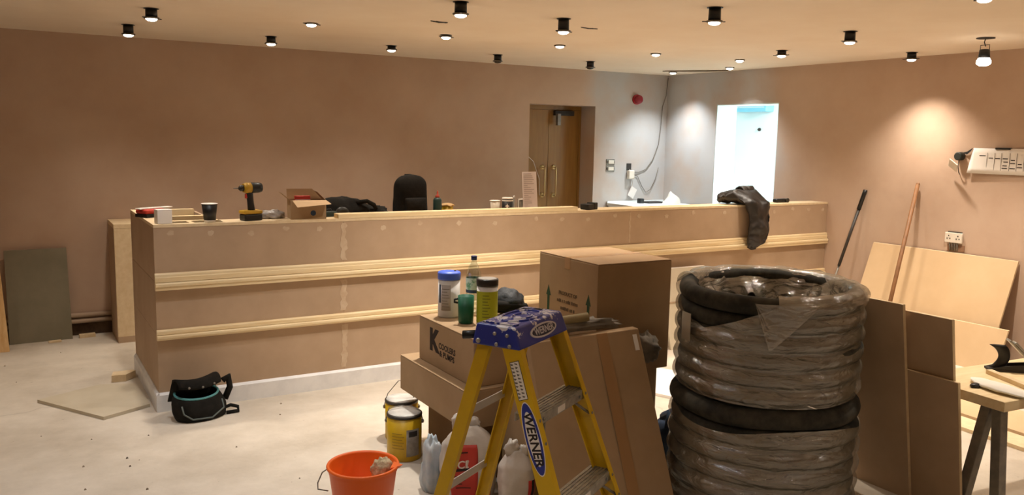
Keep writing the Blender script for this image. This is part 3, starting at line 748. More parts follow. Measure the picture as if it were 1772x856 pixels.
# floor offcuts on the left
o = flat_shape([(0.08, 5.90), (0.41, 5.36), (0.685, 5.50), (0.66, 6.00), (0.45, 6.08)], (0, 0, 0.0005), (1, 0, 0), (0, 1, 0), 0.020).build('floor_offcut', M_TILE)
tag(o, 'flat angular board offcut lying on the floor by the counter corner', 'board')
o = flat_shape([(-0.07, -0.04), (0.02, -0.05), (0.09, 0.03), (0.07, 0.06), (-0.05, 0.06)], (0.60, 6.20, 0.0005), (1, 0, 0), (0, 1, 0), 0.048).build('timber_block', M_MDF_EDGE)
tag(o, 'small angled wooden block on the floor beside the counter side', 'block')
for k, (x, y, L, lb) in enumerate(((0.25, 7.565, 0.09, 'thin wood scrap on the floor before the grey-green board'), (0.49, 7.64, 0.12, 'chunkier wood scrap on the floor before the pipes'))):
    tag(MB().box(-L / 2, L / 2, -0.02, 0.02, 0, 0.014 + 0.016 * k).build('wood_scrap', M_MDF_EDGE, None, (x, y, 0.0005), 0.1, bevel=0.002), lb, 'scrap')

# black tool pouch by the counter front
t = thing('tool_pouch', 'black tool pouch with teal trim on the floor against the counter', 'bag', (0.93, 5.165, 0), 0.25)
def pouch(u, v):
    a = 2 * PI * u
    k = 0.145 + 0.022 * math.sin(PI * v) - 0.015 * v
    x = math.cos(a) * k; y = math.sin(a) * k * 0.68
    return Vector((x * (1 + 0.05 * noise.noise(Vector((x * 9, y * 9, v * 3)))) - 0.02 * v, y + 0.02 * v, 0.005 + v * (0.145 + 0.02 * math.sin(a))))
MB().grid(pouch, 36, 10, wrap=True).build('body', M_BLACK, t, solid=0.008)
MB().lathe([(0.14, 0.004), (0.14, 0.008)], 36, sx=1, sy=0.68).build('base', M_BLACK, t)
MB().tube([pouch(k / 40, 1.0) + Vector((0, 0, 0.003)) for k in range(40)], 0.0075, 8, closed=True).build('teal_trim', M_TEAL, t)
def flap(u, v):
    x = (u - 0.5) * (0.30 - 0.04 * v)
    return Vector((x - 0.02, 0.085 - 0.03 * v - 0.035 * math.cos((u - 0.5) * 3), 0.11 + 0.135 * v - 0.012 * math.sin(PI * u) * v))
MB().grid(flap, 16, 8).build('back_flap', M_BLACK, t, solid=0.012)
def fold(u, v):
    b = flap(u, 1.0)
    return b + Vector((0, -0.075 * math.sin(v * PI / 2) - 0.01, 0.012 * math.sin(v * PI) - 0.040 * v * v))
MB().grid(fold, 16, 8).build('front_fold', M_BLACK, t, solid=0.010)
for k in (-1, 0, 1):
    b = fold(0.5 + 0.3 * k, 0.9)
    MB().lathe([(0.007, 0), (0.007, 0.004), (0.003, 0.006)], 12, b + Vector((0, -0.006, 0)), RXm).build('stud', M_STEEL, t)
pk = [pouch(0.75 + k, z) + Vector((0, -0.012, 0)) for k, z in ((-0.16, 0.75), (-0.15, 0.4), (-0.10, 0.15), (0.02, 0.12), (0.12, 0.4), (0.15, 0.75))]
MB().tube(pk, 0.005, 8).build('pocket_piping', M_GREYPIPING, t)
MB().tube([(0.14, 0.0, 0.20), (0.175, 0.0, 0.22), (0.185, 0.0, 0.15), (0.15, 0.0, 0.08)], 0.020, 8).build('side_strap', M_BLACK, t)
MB().tube([(0.12, -0.02, 0.03), (0.17, -0.035, 0.045), (0.21, -0.05, 0.03), (0.20, -0.075, 0.012), (0.13, -0.06, 0.012)], 0.011, 8).build('handle_loop', M_BLACK, t)

# ------------------------------------------------------------------ things on the counter
def cup(name, label, loc, r0_, r1_, h, body, rim, base=None, sleeve=None):
    t = thing(name, label, 'cup', loc)
    MB().lathe([(r0_, 0), (r0_ + (r1_ - r0_) * 0.12, h * 0.12)], 28, cap1=False).build('base_band', base or body, t)
    MB().lathe([(r0_ + (r1_ - r0_) * 0.12, h * 0.12), (r1_, h * 0.97)], 28).build('body', body, t)
    MB().lathe([(r1_ + 0.003, h * 0.965), (r1_ + 0.004, h * 0.99), (r1_ - 0.003, h), (r1_ - 0.006, h * 0.985), (0.001, h * 0.975)], 28).build('rim', rim, t)
    return t
CT = CH + 0.0005
cup('paper_cup', 'black takeaway coffee cup with white rim on the counter', (1.06, 5.43, CT), 0.034, 0.047, 0.118, M_BLACKP, M_PAPER, M_PAPER)
t = thing('small_carton', 'small blank white carton at the counter corner', 'box', (0.792, 5.452, CT), 0.12)
MB().box(-0.043, 0.043, -0.037, 0.037, 0, 0.082).build('carton', M_PAPER, t, bevel=0.002)
MB().box(-0.043, 0.043, -0.037, 0.037, 0.0823, 0.085).build('lid_flap', M_PAPER, t)
t = thing('fixings_pack', 'red and black fixings pack with cream strip on the counter end', 'pack', (0.795, 5.90, CT), 0.5)
MB().box(-0.09, 0.09, -0.06, 0.06, 0, 0.022).build('tray', M_BLACKP, t, bevel=0.004)
MB().box(-0.09, 0.06, -0.058, 0.058, 0.0225, 0.052).build('red_pouch', M_RED, t, bevel=0.012, seg=3)
MB().box(-0.11, 0.14, -0.02, 0.03, 0.0525, 0.060).build('cream_strip', M_PAPER, t, bevel=0.002)

# cordless drill
t = thing('cordless_drill', 'black and yellow cordless drill standing on the counter', 'drill', (1.32, 5.46, CT), 0.25)
M_TOOLY = mat('tool_yellow', '#b98f1c', 0.45)
MB().box(-0.062, 0.062, -0.038, 0.038, 0, 0.042).build('battery', M_BLACKP, t, bevel=0.008)
MB().box(-0.066, 0.064, -0.040, 0.040, 0.043, 0.066).build('battery_collar', M_TOOLY, t, bevel=0.008)
def grip(u, v):
    a = 2 * PI * u
    return Vector((0.004 + 0.021 * math.cos(a) * (1 + 0.25 * abs(v - 0.5)) - 0.012 * v, 0.017 * math.sin(a) * (1 + 0.2 * abs(v - 0.5)), 0.066 + 0.112 * v))
g = MB().grid(grip, 20, 8, wrap=True).build('grip', M_BLACKP, t)
MB().box(-0.038, -0.022, -0.006, 0.006, 0.142, 0.172).build('trigger', M_RED, t, bevel=0.003)
MY = Matrix.Rotation(-PI / 2, 4, 'Y')
MB().lathe([(0.030, -0.072), (0.034, -0.05), (0.034, -0.005), (0.030, 0.0)], 24, (0, 0, 0.208), MY).build('motor_housing', M_BLACKP, t)
MB().lathe([(0.033, 0.0005), (0.034, 0.03), (0.027, 0.05)], 24, (0, 0, 0.208), MY).build('gear_case', M_TOOLY, t)
MB().lathe([(0.020, 0.0505), (0.020, 0.068), (0.011, 0.078)], 20, (0, 0, 0.208), MY).build('chuck', M_DARK, t)
MB().lathe([(0.004, 0.0785), (0.003, 0.115)], 10, (0, 0, 0.208), MY).build('bit', M_STEEL, t)
# rag, open carton and small green case
tag(MB().blob((0, 0, 0), 0.075, 0.045, 0.035, 5, 0.35, 2.4).build('plastic_bag', mat('grey_film_bag', '#8e857c', 0.35, '#b9b2ac', 9, 4), None, (1.475, 5.535, CT + 0.001)), 'crumpled greyish plastic bag on the counter beside the open carton', 'bag')
t = thing('open_carton', 'small open cardboard carton with red packets on the counter', 'box', (1.69, 5.48, CT), -0.12)
bw, bd, bh, th = 0.115, 0.075, 0.125, 0.003
MB().box(-bw, bw, -bd, bd, 0, th).build('bottom', M_CARD, t)
for a, b, c, d in ((-bw, bw, -bd, -bd + th), (-bw, bw, bd - th, bd), (-bw, -bw + th, -bd + th, bd - th), (bw - th, bw, -bd + th, bd - th)):
    MB().box(a, b, c, d, th, bh).build('wall', M_CARD, t)
MB().hexa([(-bw + 0.01, -bd - 0.001, bh), (bw, -bd - 0.001, bh), (bw, -bd + 0.003, bh), (-bw + 0.01, -bd + 0.003, bh)][0:4], [(-bw + 0.03, -bd - 0.075, bh - 0.040), (bw + 0.02, -bd - 0.07, bh - 0.022), (bw + 0.02, -bd - 0.066, bh - 0.019), (-bw + 0.03, -bd - 0.071, bh - 0.037)]).build('front_flap', mat('flap_inside', '#cfae86', 0.8), t)
MB().hexa([(-bw, bd - 0.003, bh), (bw, bd - 0.003, bh), (bw, bd, bh), (-bw, bd, bh)], [(-bw, bd + 0.02, bh + 0.065), (bw - 0.06, bd + 0.02, bh + 0.065), (bw - 0.06, bd + 0.023, bh + 0.065), (-bw, bd + 0.023, bh + 0.065)]).build('back_flap', M_CARD, t)
MB().hexa([(-bw, -bd + 0.01, bh), (-bw + 0.003, -bd + 0.01, bh), (-bw + 0.003, bd - 0.01, bh), (-bw, bd - 0.01, bh)], [(-bw - 0.06, -bd + 0.02, bh + 0.05), (-bw - 0.057, -bd + 0.02, bh + 0.05), (-bw - 0.057, bd - 0.02, bh + 0.05), (-bw - 0.06, bd - 0.02, bh + 0.05)]).build('side_flap', M_CARD, t)
MB().hexa([(bw - 0.003, -bd + 0.01, bh), (bw, -bd + 0.01, bh), (bw, bd - 0.01, bh), (bw - 0.003, bd - 0.01, bh)], [(bw - 0.055, -bd + 0.03, bh + 0.055), (bw - 0.052, -bd + 0.03, bh + 0.055), (bw - 0.052, bd - 0.02, bh + 0.055), (bw - 0.055, bd - 0.02, bh + 0.055)]).build('side_flap', M_CARD, t)
flat_shape(disc_poly(14, 0.018, 0.018), (0.03, -bd - 0.0003, 0.04), (1, 0, 0), (0, 0, 1), 0.0006).build('printed_mark', M_DENIM, t)
t = thing('red_packet', 'red screw packet standing inside the open carton', 'packet', (1.665, 5.49, CT + 0.004), -0.12)
MB().box(-0.05, 0.05, -0.02, 0.02, 0, 0.145).build('packet', M_RED, t, bevel=0.003)
MB().box(-0.05, 0.05, -0.0215, -0.0202, 0.118, 0.122).build('print_line', M_PAPER, t)
t = thing('tool_case', 'small dark green case on the counter beside the pine plank', 'case', (1.865, 5.545, CT), 0.1)
MB().box(-0.05, 0.05, -0.03, 0.03, 0, 0.035).build('case', mat('dark_green', '#1d302c', 0.6), t, bevel=0.006)
MB().tube([(-0.02, 0, 0.035), (-0.015, 0, 0.05), (0.015, 0, 0.05), (0.02, 0, 0.035)], 0.004, 6).build('handle', M_BLACKP, t)

# heap of dark bags, backpack and bottles on the inner shelf (z = 1.05)
SH = 1.0505
t = thing('holdall', 'slumped black holdall and straps on the inner shelf left of the backpack', 'bag', (2.17, 5.93, SH))
MB().blob((-0.07, 0, 0), 0.20, 0.14, 0.135, 2, 0.16, 1.8).build('bag_body', M_BLACK, t)
MB().blob((0.17, 0.0, 0), 0.15, 0.13, 0.09, 9, 0.3, 2.4).build('bag_end', M_BLACK, t)
MB().tube([(0.0, -0.08, 0.17), (0.08, -0.10, 0.18), (0.14, -0.09, 0.15), (0.16, -0.08, 0.12)], 0.016, 8).build('strap', M_BLACK, t)
MB().lathe([(0.055, 0), (0.055, 0.014), (0.03, 0.018)], 24, (-0.12, -0.128, 0.09), RXm).build('round_patch', mat('dark_vinyl', '#22231f', 0.4), t)
MB().box(-0.27, -0.235, -0.04, 0.02, 0.06, 0.085).build('red_tab', mat('dark_red', '#4a1014', 0.6), t, bevel=0.004)
t = thing('backpack', 'upright black backpack on the inner shelf behind the counter', 'bag', (2.66, 5.97, SH), 0.15)
def bp(u, v):
    a = 2 * PI * u
    ca, sa = math.cos(a), math.sin(a)
    e = 0.55
    hw = 0.138 * (1 - 0.07 * v) * (1.0 if v < 0.74 else math.sqrt(max(0.0, 1 - ((v - 0.74) / 0.26) ** 2.6)) * 0.999 + 0.001)
    hd = 0.085 * (1 - 0.3 * v) * (1.0 if v < 0.72 else math.sqrt(max(0.0, 1 - ((v - 0.72) / 0.28) ** 2.2)))
    k = 1 + 0.03 * noise.noise(Vector((ca * 2, sa * 2, v * 4)))
    return Vector((math.copysign(abs(ca) ** e, ca) * hw * k, math.copysign(abs(sa) ** e, sa) * hd * k, 0.37 * v))
b_ = MB().grid(bp, 40, 26, wrap=True)
b_.f.append(list(range(40))[::-1]); b_.sm.append(False)
b_.build('body', M_BLACK, t)
MB().grid(lambda u, v: Vector(((u - 0.5) * 0.19, -0.078 - 0.030 * math.sin(PI * u) ** 0.5 * math.sin(PI * min(1, max(0, v))) ** 0.5, 0.04 + 0.15 * v)), 16, 12).build('front_pocket', M_BLACK, t, solid=0.006)
MB().tube([(-0.09, -0.055, 0.20), (-0.10, -0.045, 0.28), (-0.06, -0.04, 0.325), (0.0, -0.04, 0.335), (0.06, -0.04, 0.325), (0.10, -0.045, 0.28), (0.09, -0.055, 0.20)], 0.004, 6).build('zip', M_GRAPHITE, t)
MB().tube([(-0.03, 0.03, 0.345), (-0.02, 0.045, 0.362), (0.02, 0.045, 0.362), (0.03, 0.03, 0.345)], 0.007, 8).build('top_handle', M_BLACK, t)
for s_ in (-1, 1):
    MB().tube([(s_ * 0.06, 0.06, 0.33), (s_ * 0.075, 0.10, 0.22), (s_ * 0.08, 0.085, 0.08)], 0.012, 8).build('shoulder_strap', M_BLACK, t)
t = thing('glue_bottle', 'dark green squeeze bottle with red nozzle on the inner shelf', 'bottle', (2.83, 5.84, SH))
MB().lathe([(0.030, 0), (0.033, 0.006), (0.033, 0.175), (0.026, 0.188), (0.014, 0.195)], 24).build('bottle', mat('bottle_green', '#1c3a35', 0.4), t)
MB().lathe([(0.017, 0.1955), (0.017, 0.208), (0.008, 0.215), (0.006, 0.235), (0.003, 0.248)], 18).build('nozzle', mat('nozzle_red', '#b0402c', 0.45), t)
t = thing('twine_tub', 'yellow tub with tan scalloped lid on the inner shelf', 'tub', (2.935, 5.88, SH))
MB().lathe([(0.04, 0), (0.045, 0.01), (0.045, 0.125)], 22).build('tub', mat('tub_yellow', '#b89a1e', 0.5), t)
def lid(u, v):
    a = 2 * PI * u
    R = (0.055 + 0.006 * math.sin(7 * a)) * v
    return Vector((R * math.cos(a), R * math.sin(a), 0.145 - 0.016 * v * v + 0.004 * math.sin(5 * a) * v))
MB().grid(lid, 42, 6, wrap=True).build('lid', mat('tan_lid', '#c5a06c', 0.7), t, solid=0.004)
cup('cream_cup', 'small cream paper cup on the inner shelf', (3.395, 5.93, SH), 0.030, 0.040, 0.155, mat('cup_cream', '#d9d0bf', 0.6), M_PAPER)
t = thing('printed_can', 'black can with white band and rim on the inner shelf', 'can', (3.495, 5.90, SH))
MB().lathe([(0.045, 0), (0.045, 0.165)], 24).build('can', M_BLACKP, t)
MB().lathe([(0.0455, 0.148), (0.0455, 0.158)], 24, cap0=False, cap1=False).build('white_band', M_PAPER, t)
MB().lathe([(0.046, 0.1655), (0.046, 0.175), (0.04, 0.178)], 24).build('lid', M_PAPER, t)
flat_shape([(0, 0.022), (-0.006, 0.006), (-0.02, 0), (-0.006, -0.006), (0, -0.022), (0.006, -0.006), (0.02, 0), (0.006, 0.006)], (-0.025, -0.0385, 0.11), (0.84, -0.55, 0), (0, 0, 1), 0.001).build('star_mark', M_PAPER, t)
for k, (x, a, hgt, lb) in enumerate(((3.585, 0.9, 0.185, 'taller grey card frame standing on the inner shelf by the can'), (3.625, 0.6, 0.165, 'shorter grey card frame standing on the inner shelf by the sheet'))):
    t = thing('card_frame', lb, 'frame', (x, 5.96 - 0.05 * k, SH), a)
    MB().box(-0.05, 0.05, -0.003, 0.003, 0, hgt).build('card', M_GREYCLOTH, t)
    for q0, q1, z0, z1 in ((-0.052, 0.052, hgt - 0.012, hgt), (-0.052, -0.042, 0, hgt - 0.0125), (0.042, 0.052, 0, hgt - 0.0125)):
        MB().box(q0, q1, -0.0065, -0.0032, z0, z1).build('border', M_PAPER, t)
t = thing('notice_sheet', 'tall pale printed sheet leaning upright on the inner shelf', 'sign', (3.675, 5.82, SH + 0.002), -0.35)
mm = Matrix.Rotation(-0.16, 4, 'X') @ Matrix.Rotation(-0.03, 4, 'Y')
MB().box(-0.06, 0.06, -0.004, 0.004, 0, 0.39, mm).build('board', mat('pinkish_paper', '#d8cbc8', 0.8), t)
pm = MB()
random.seed(5)
for k in range(22):
    z = 0.37 - k * 0.016
    L = random.uniform(0.03, 0.09)
    pm.box(-0.05, -0.05 + L, -0.0052, -0.0043, z, z + 0.004, mm)
pm.build('print_lines', mat('faint_ink', '#9d8f8d', 0.8), t)
t = thing('black_case', 'small black charger block on the counter by the plank end', 'charger', (3.985, 5.44, CT), 0.3)
MB().box(-0.065, 0.02, -0.04, 0.04, 0, 0.045).build('block', M_BLACKP, t, bevel=0.005)
MB().box(0.021, 0.065, -0.04, 0.04, 0, 0.055).build('raised_end', M_BLACKP, t, bevel=0.005)
t = thing('small_speaker', 'low black rounded gadget on the counter right of the coat', 'gadget', (6.27, 5.50, CT), 0.0)
MB().box(-0.08, 0.08, -0.03, 0.03, 0, 0.035).build('body', M_BLACKP, t, bevel=0.012, seg=3)
MB().lathe([(0.02, 0), (0.02, 0.012)], 18, (0.055, -0.028, 0.02), RXm).build('dial', M_DARK, t)

# puffer coat draped over the counter front
t = thing('draped_coat', 'black puffer coat draped over the counter front', 'coat', (5.745, CY0, CH))
path = [(-0.15, 0.22, 0.03, 0.06, 0.03), (-0.15, 0.17, 0.055, 0.10, 0.05), (-0.09, 0.10, 0.07, 0.15, 0.06), (-0.02, 0.03, 0.072, 0.17, 0.06), (0.01, -0.07, 0.02, 0.15, 0.045),
        (0.02, -0.085, -0.07, 0.12, 0.042), (0.02, -0.09, -0.16, 0.115, 0.045), (0.015, -0.09, -0.24, 0.12, 0.045), (0.005, -0.09, -0.30, 0.115, 0.042), (-0.015, -0.085, -0.345, 0.09, 0.038), (-0.035, -0.08, -0.38, 0.055, 0.028), (-0.045, -0.08, -0.395, 0.02, 0.015)]
def coat(u, v):
    f = v * (len(path) - 1); i = min(int(f), len(path) - 2); k = f - i
    a, b = path[i], path[i + 1]
    cx, cy, cz, hw, ht = [a[j] + (b[j] - a[j]) * k for j in range(5)]
    p0, p1 = Vector(path[max(0, i - 1)][:3]), Vector(path[min(len(path) - 1, i + 2)][:3])
    d = p1 - p0; d.x = 0; d.normalize()
    nrm = Vector((0, -d.z, d.y)) if d.y < 0 else Vector((0, -d.z, d.y))
    t_ = 2 * PI * u
    q = Vector((cx, cy, cz)) + Vector((1, 0, 0)) * math.cos(t_) * hw + nrm * math.sin(t_) * ht
    puff = 0.010 * math.sin(v * 34) * abs(math.sin(t_)) + 0.026 * noise.noise(q * 13) + 0.014 * noise.noise(q * 31)
    return q + nrm * math.copysign(1, math.sin(t_)) * puff * 0.8
cm = MB().grid(coat, 44, 60, wrap=True)
cm.f.append(list(range(44))[::-1]); cm.sm.append(False)
cm.f.append(list(range(44 * 59, 44 * 60))); cm.sm.append(False)
# keep cloth outside the counter
def keep(p):
    x, y, z = p
    if y > -0.043 and z < 0.004: z = 0.004 if y > -0.02 else z; y = y if y > -0.02 else -0.043
    if y <= -0.02 and z < 0.0 and y > -0.045: y = -0.045
    return (x, y, z)
cm.v = [keep(p) for p in cm.v]
coat_mat = mat('puffer_nylon', '#2a2420', 0.42, '#1c1815', 9, 4, bump=0.35, bscale=22)
cm.build('coat_body', coat_mat, t)
def hood(u, v):
    a = PI * u
    return Vector((-0.06 + 0.14 * v, 0.09 - 0.05 * math.cos(a) , 0.11 + 0.045 * math.sin(a) + 0.012 * noise.noise(Vector((u * 4, v * 5, 1)))))
MB().grid(hood, 14, 12).build('collar', coat_mat, t, solid=0.02)

# ------------------------------------------------------------------ boxes in the middle
def carton(name, label, x0, x1, y0, y1, z0, z1, m=M_CARD, tape='y', group=None):
    t = thing(name, label, 'box', (x0, y0, z0), 0, group)
    X, Y, Z = x1 - x0, y1 - y0, z1 - z0
    MB().box(0, X, 0, Y, 0, Z - 0.006).build('body', m, t, bevel=0.004)
    if tape == 'y':
        MB().box(0.001, X / 2 - 0.002, 0.001, Y - 0.001, Z - 0.0055, Z).build('flap', m, t, bevel=0.001)
        MB().box(X / 2 + 0.002, X - 0.001, 0.001, Y - 0.001, Z - 0.0055, Z).build('flap', m, t, bevel=0.001)
        tp = MB().box(X / 2 - 0.025, X / 2 + 0.025, -0.0006, Y + 0.0006, Z + 0.0001, Z + 0.0007)
        tp.box(X / 2 - 0.025, X / 2 + 0.025, -0.0008, -0.0001, Z - 0.06, Z).build('tape', M_TAPE, t, merge=False)
    else:
        MB().box(0.001, X - 0.001, 0.001, Y / 2 - 0.002, Z - 0.0055, Z).build('flap', m, t, bevel=0.001)
        MB().box(0.001, X - 0.001, Y / 2 + 0.002, Y - 0.001, Z - 0.0055, Z).build('flap', m, t, bevel=0.001)
        tp = MB().box(-0.0006, X + 0.0006, Y / 2 - 0.025, Y / 2 + 0.025, Z + 0.0001, Z + 0.0007)
        tp.box(-0.0008, -0.0001, Y / 2 - 0.025, Y / 2 + 0.025, Z - 0.06, Z).build('tape', M_TAPE, t, merge=False)
    return t
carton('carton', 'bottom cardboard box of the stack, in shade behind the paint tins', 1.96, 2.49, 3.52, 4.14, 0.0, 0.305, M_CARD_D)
carton('carton', 'flat wide cardboard box under the printed coolers box', 1.83, 2.50, 3.45, 4.235, 0.3055, 0.50)
t = carton('carton', 'cardboard box printed with a large K topping the stack', 1.893, 2.46, 3.49, 4.12, 0.5005, 0.742)
inkb = mat('box_print', '#241710', 0.8)
put_text('print', 'K', 0.155, inkb, t, (-0.0006, 0.445, 0.135), (0, -1, 0), (0, 0, 1), bold=0.009)
put_text('print', 'COOLERS', 0.042, inkb, t, (-0.0006, 0.29, 0.125), (0, -1, 0), (0, 0, 1), bold=0.0013, spacing=1.05)
put_text('print', '& PUMPS', 0.042, inkb, t, (-0.0006, 0.29, 0.085), (0, -1, 0), (0, 0, 1), bold=0.0013, spacing=1.05)
MB().box(0.30, 0.34, -0.0012, -0.0003, 0.03, 0.07).build('sticker', M_PAPER, t)
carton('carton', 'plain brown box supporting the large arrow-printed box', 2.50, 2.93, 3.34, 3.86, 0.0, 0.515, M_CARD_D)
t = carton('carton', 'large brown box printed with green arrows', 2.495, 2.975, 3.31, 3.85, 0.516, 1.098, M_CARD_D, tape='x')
gink = mat('green_print', '#1c3a1c', 0.7)
for yy, zz in ((0.443, 0.40), (0.076, 0.405)):
    flat_shape([(-0.010, -0.16), (0.010, -0.16), (0.010, -0.045), (0.022, -0.045), (0, 0.012), (-0.022, -0.045), (-0.010, -0.045)], (-0.0002, yy, zz), (0, -1, 0), (0, 0, 1), 0.0008).build('arrow_print', gink, t)
fink = mat('faded_box_print', '#4f3a22', 0.8)
put_text('print', 'PRODUCT OF', 0.027, fink, t, (-0.0006, 0.26, 0.385), (0, -1, 0), (0, 0, 1), bold=0.0008)
random.seed(31)
for zz, L in ((0.345, 0.20), (0.305, 0.13)):
    row = MB(); y = 0.26 + L / 2
    while y > 0.26 - L / 2:
        wd_ = random.uniform(0.006, 0.012)
        row.box(-0.0009, -0.0002, y - wd_, y, zz - 0.009, zz + random.uniform(0.004, 0.009))
        y -= wd_ + random.choice((0.003, 0.003, 0.010))
    row.build('worn_print_row', fink, t, merge=False)
t = carton('carton', 'plain upright box behind the cement sacks under the cartons', 2.03, 2.42, 3.16, 3.435, 0.0, 0.50, M_CARD)

# flat carton leaning against the boxes
t = thing('flat_carton', 'tall flat cardboard carton leaning on the boxes behind the ladder', 'box', (2.0, 2.93, 0))
A0, A1 = Vector((0.02, -0.045, 0.0)), Vector((0.60, -0.155, 0.0))
B0, B1 = Vector((0.02, 0.265, 0.775)), Vector((0.615, 0.20, 0.80))
tn = Vector((0.02, 0.045, -0.014))
MB().hexa([A0, A1, A1 + Vector((0.006, 0.05, 0)), A0 + Vector((0.006, 0.05, 0))], [B0, B1, B1 + Vector((0.006, 0.05, 0)), B0 + Vector((0.006, 0.05, 0))]).build('body', M_CARD, t, bevel=0.004)
nrm = (A1 - A0).cross(B0 - A0).normalized()
def onp(u, v): return A0.lerp(A1, u).lerp(B0.lerp(B1, u), v) + nrm * 0.0012
MB().hexa([onp(0.93, 0.88), onp(0.97, 0.88), onp(0.97, 0.88) + nrm * 0.001, onp(0.93, 0.88) + nrm * 0.001], [onp(0.93, 0.97), onp(0.97, 0.97), onp(0.97, 0.97) + nrm * 0.001, onp(0.93, 0.97) + nrm * 0.001]).build('sticker', M_PAPER, t)
tp = MB()
tp.add([onp(0.60, 0), onp(0.70, 0), onp(0.70, 1), onp(0.60, 1)], [(0, 1, 2, 3)])
tp.build('tape', M_TAPE, t, solid=0.0006)

# dust sheet, cardboard tube and grey bag above the flat carton
tag(MB().blob((0, 0, 0), 0.25, 0.035, 0.034, 8, 0.45, 3.4).build('dust_sheet', M_GREYCLOTH, None, (2.30, 3.235, 0.80), -0.09), 'bunched grey dust sheet along the top of the leaning carton', 'cloth')
t = thing('cardboard_tube', 'short cardboard tube resting on the dust sheet behind the ladder cap', 'tube', (2.25, 3.225, 0.858))
m = MB()
ax = Vector((0.105, -0.03, 0.012))
m.tube([-ax, ax], 0.021, 18)
m.build('tube', mat('tube_card', '#8b7a55', 0.8), t)
MB().tube([ax + ax.normalized() * 0.0003, ax + ax.normalized() * 0.001], 0.016, 18).build('tube_mouth', mat('tube_inner', '#6b4a2a', 0.9), t)
t = MB().blob((0, 0, 0), 0.07, 0.06, 0.075, 4, 0.35, 2.2, flat=False).build('grey_bag', M_GREYCLOTH, None, (2.745, 3.225, 0.665))
tag(t, 'grey crumpled bag poking out beside the leaning carton', 'bag')

# denim-blue workwear bundle and white sheet between box and coil
t = thing('work_trousers', 'blue denim trousers crumpled on the floor by the coils', 'clothing', (3.03, 3.34, 0))
MB().blob((0, 0, 0), 0.075, 0.10, 0.14, 3, 0.18, 1.8).build('denim_bundle', M_DENIM, t)
MB().tube([(-0.03, -0.05, 0.17), (0.0, -0.03, 0.25), (0.01, 0.04, 0.20)], 0.035, 10).build('folded_leg', M_DENIM, t)
t = thing('white_foam_board', 'white panel offcut lying on the floor behind the wrapped coils', 'board', (3.95, 4.35, 0.0005), 0.4)
MB().box(-0.30, 0.30, -0.28, 0.28, 0, 0.02).build('sheet', M_PAPER, t, bevel=0.002)
t = thing('mdf_upright', 'beige board offcut leaning on the counter front behind the coils', 'board', (4.62, 5.10, 0))
MB().hexa([(0, 0, 0), (0.52, 0, 0), (0.52, 0.018, 0), (0, 0.018, 0)], [(0.0, 0.20, 0.645), (0.52, 0.20, 0.645), (0.52, 0.218, 0.645), (0.0, 0.218, 0.645)]).build('sheet', M_TILE, t)
MB().hexa([(0, 0.20, 0.6455), (0.52, 0.20, 0.6455), (0.52, 0.218, 0.6455), (0, 0.218, 0.6455)], [(0.0, 0.2005, 0.648), (0.52, 0.2005, 0.648), (0.52, 0.2185, 0.648), (0.0, 0.2185, 0.648)]).build('cut_edge', M_PAPER, t)
MB().box(0.06, 0.20, 0.108, 0.118, 0.368, 0.378).build('batten', M_MDF, t)

# ------------------------------------------------------------------ tubs on the K box
KT = 0.7432
t = thing('wipes_tub', 'white wipes tub with bright blue lid on the K box', 'tub', (2.025, 4.025, KT))
MB().lathe([(0.057, 0), (0.060, 0.005), (0.060, 0.205)], 32).build('tub', M_TUB, t)
MB().lathe([(0.062, 0.2055), (0.063, 0.212), (0.063, 0.238), (0.058, 0.246), (0.03, 0.250)], 32).build('lid', M_BLUELID, t)
MB().lathe([(0.006, 0.2505), (0.006, 0.254)], 12, (0.025, -0.02, 0)).build('lid_tab', M_GRAPHITE, t)
def label(R, a0, a1, z0, z1):
    return MB().grid(lambda u, v: Vector((R * math.cos(a0 + (a1 - a0) * u), R * math.sin(a0 + (a1 - a0) * u), z0 + (z1 - z0) * v)), 14, 2)
fa = math.atan2(-4.0, -2.0)
label(0.0606, fa - 0.75, fa + 0.15, 0.04, 0.18).build('label', mat('grey_label', '#b5aca6', 0.6), t, solid=0.0006)
label(0.0606, fa - 1.05, fa - 0.82, 0.08, 0.18).build('label_strip', M_DENIM, t, solid=0.0006)
for k in range(7):
    label(0.0612, fa - 0.65, fa + 0.05 - 0.1 * (k % 3), 0.06 + 0.016 * k, 0.063 + 0.016 * k).build('label_text', M_GREYCLOTH, t, solid=0.0004)
t = thing('green_beaker', 'open dark green beaker between the two tubs', 'cup', (2.03, 3.835, KT))
MB().lathe([(0.036, 0), (0.040, 0.006), (0.043, 0.145), (0.0405, 0.145), (0.036, 0.02), (0.001, 0.015)], 28, cap1=False).build('beaker', M_GREENCUP, t)
MB().tube([(-0.041, 0.012, 0.13), (-0.058, 0.02, 0.125), (-0.058, 0.02, 0.112), (-0.042, 0.012, 0.108)], 0.006, 8).build('clip', M_BLACKP, t)
t = thing('lime_tub', 'lime green labelled tub with black lid on the K box', 'tub', (2.115, 3.76, KT))
MB().lathe([(0.052, 0), (0.055, 0.005), (0.055, 0.205)], 32).build('tub', M_TUB, t)
MB().lathe([(0.0556, 0.012), (0.0556, 0.180)], 32, cap0=False, cap1=False).build('label', M_LIME, t)
MB().lathe([(0.057, 0.2055), (0.058, 0.212), (0.058, 0.238), (0.054, 0.243)], 32).build('lid', mat('lid_black', '#241f1a', 0.4), t)
MB().lathe([(0.053, 0.2432), (0.045, 0.2445)], 32).build('lid_top', mat('lid_top_grey', '#8c857a', 0.6), t)
for k in range(8):
    label(0.0562, fa - 0.5, fa + 0.25 - 0.12 * (k % 3), 0.045 + 0.016 * k, 0.049 + 0.016 * k).build('label_text', mat('olive_ink', '#70761a', 0.6), t, solid=0.0004)
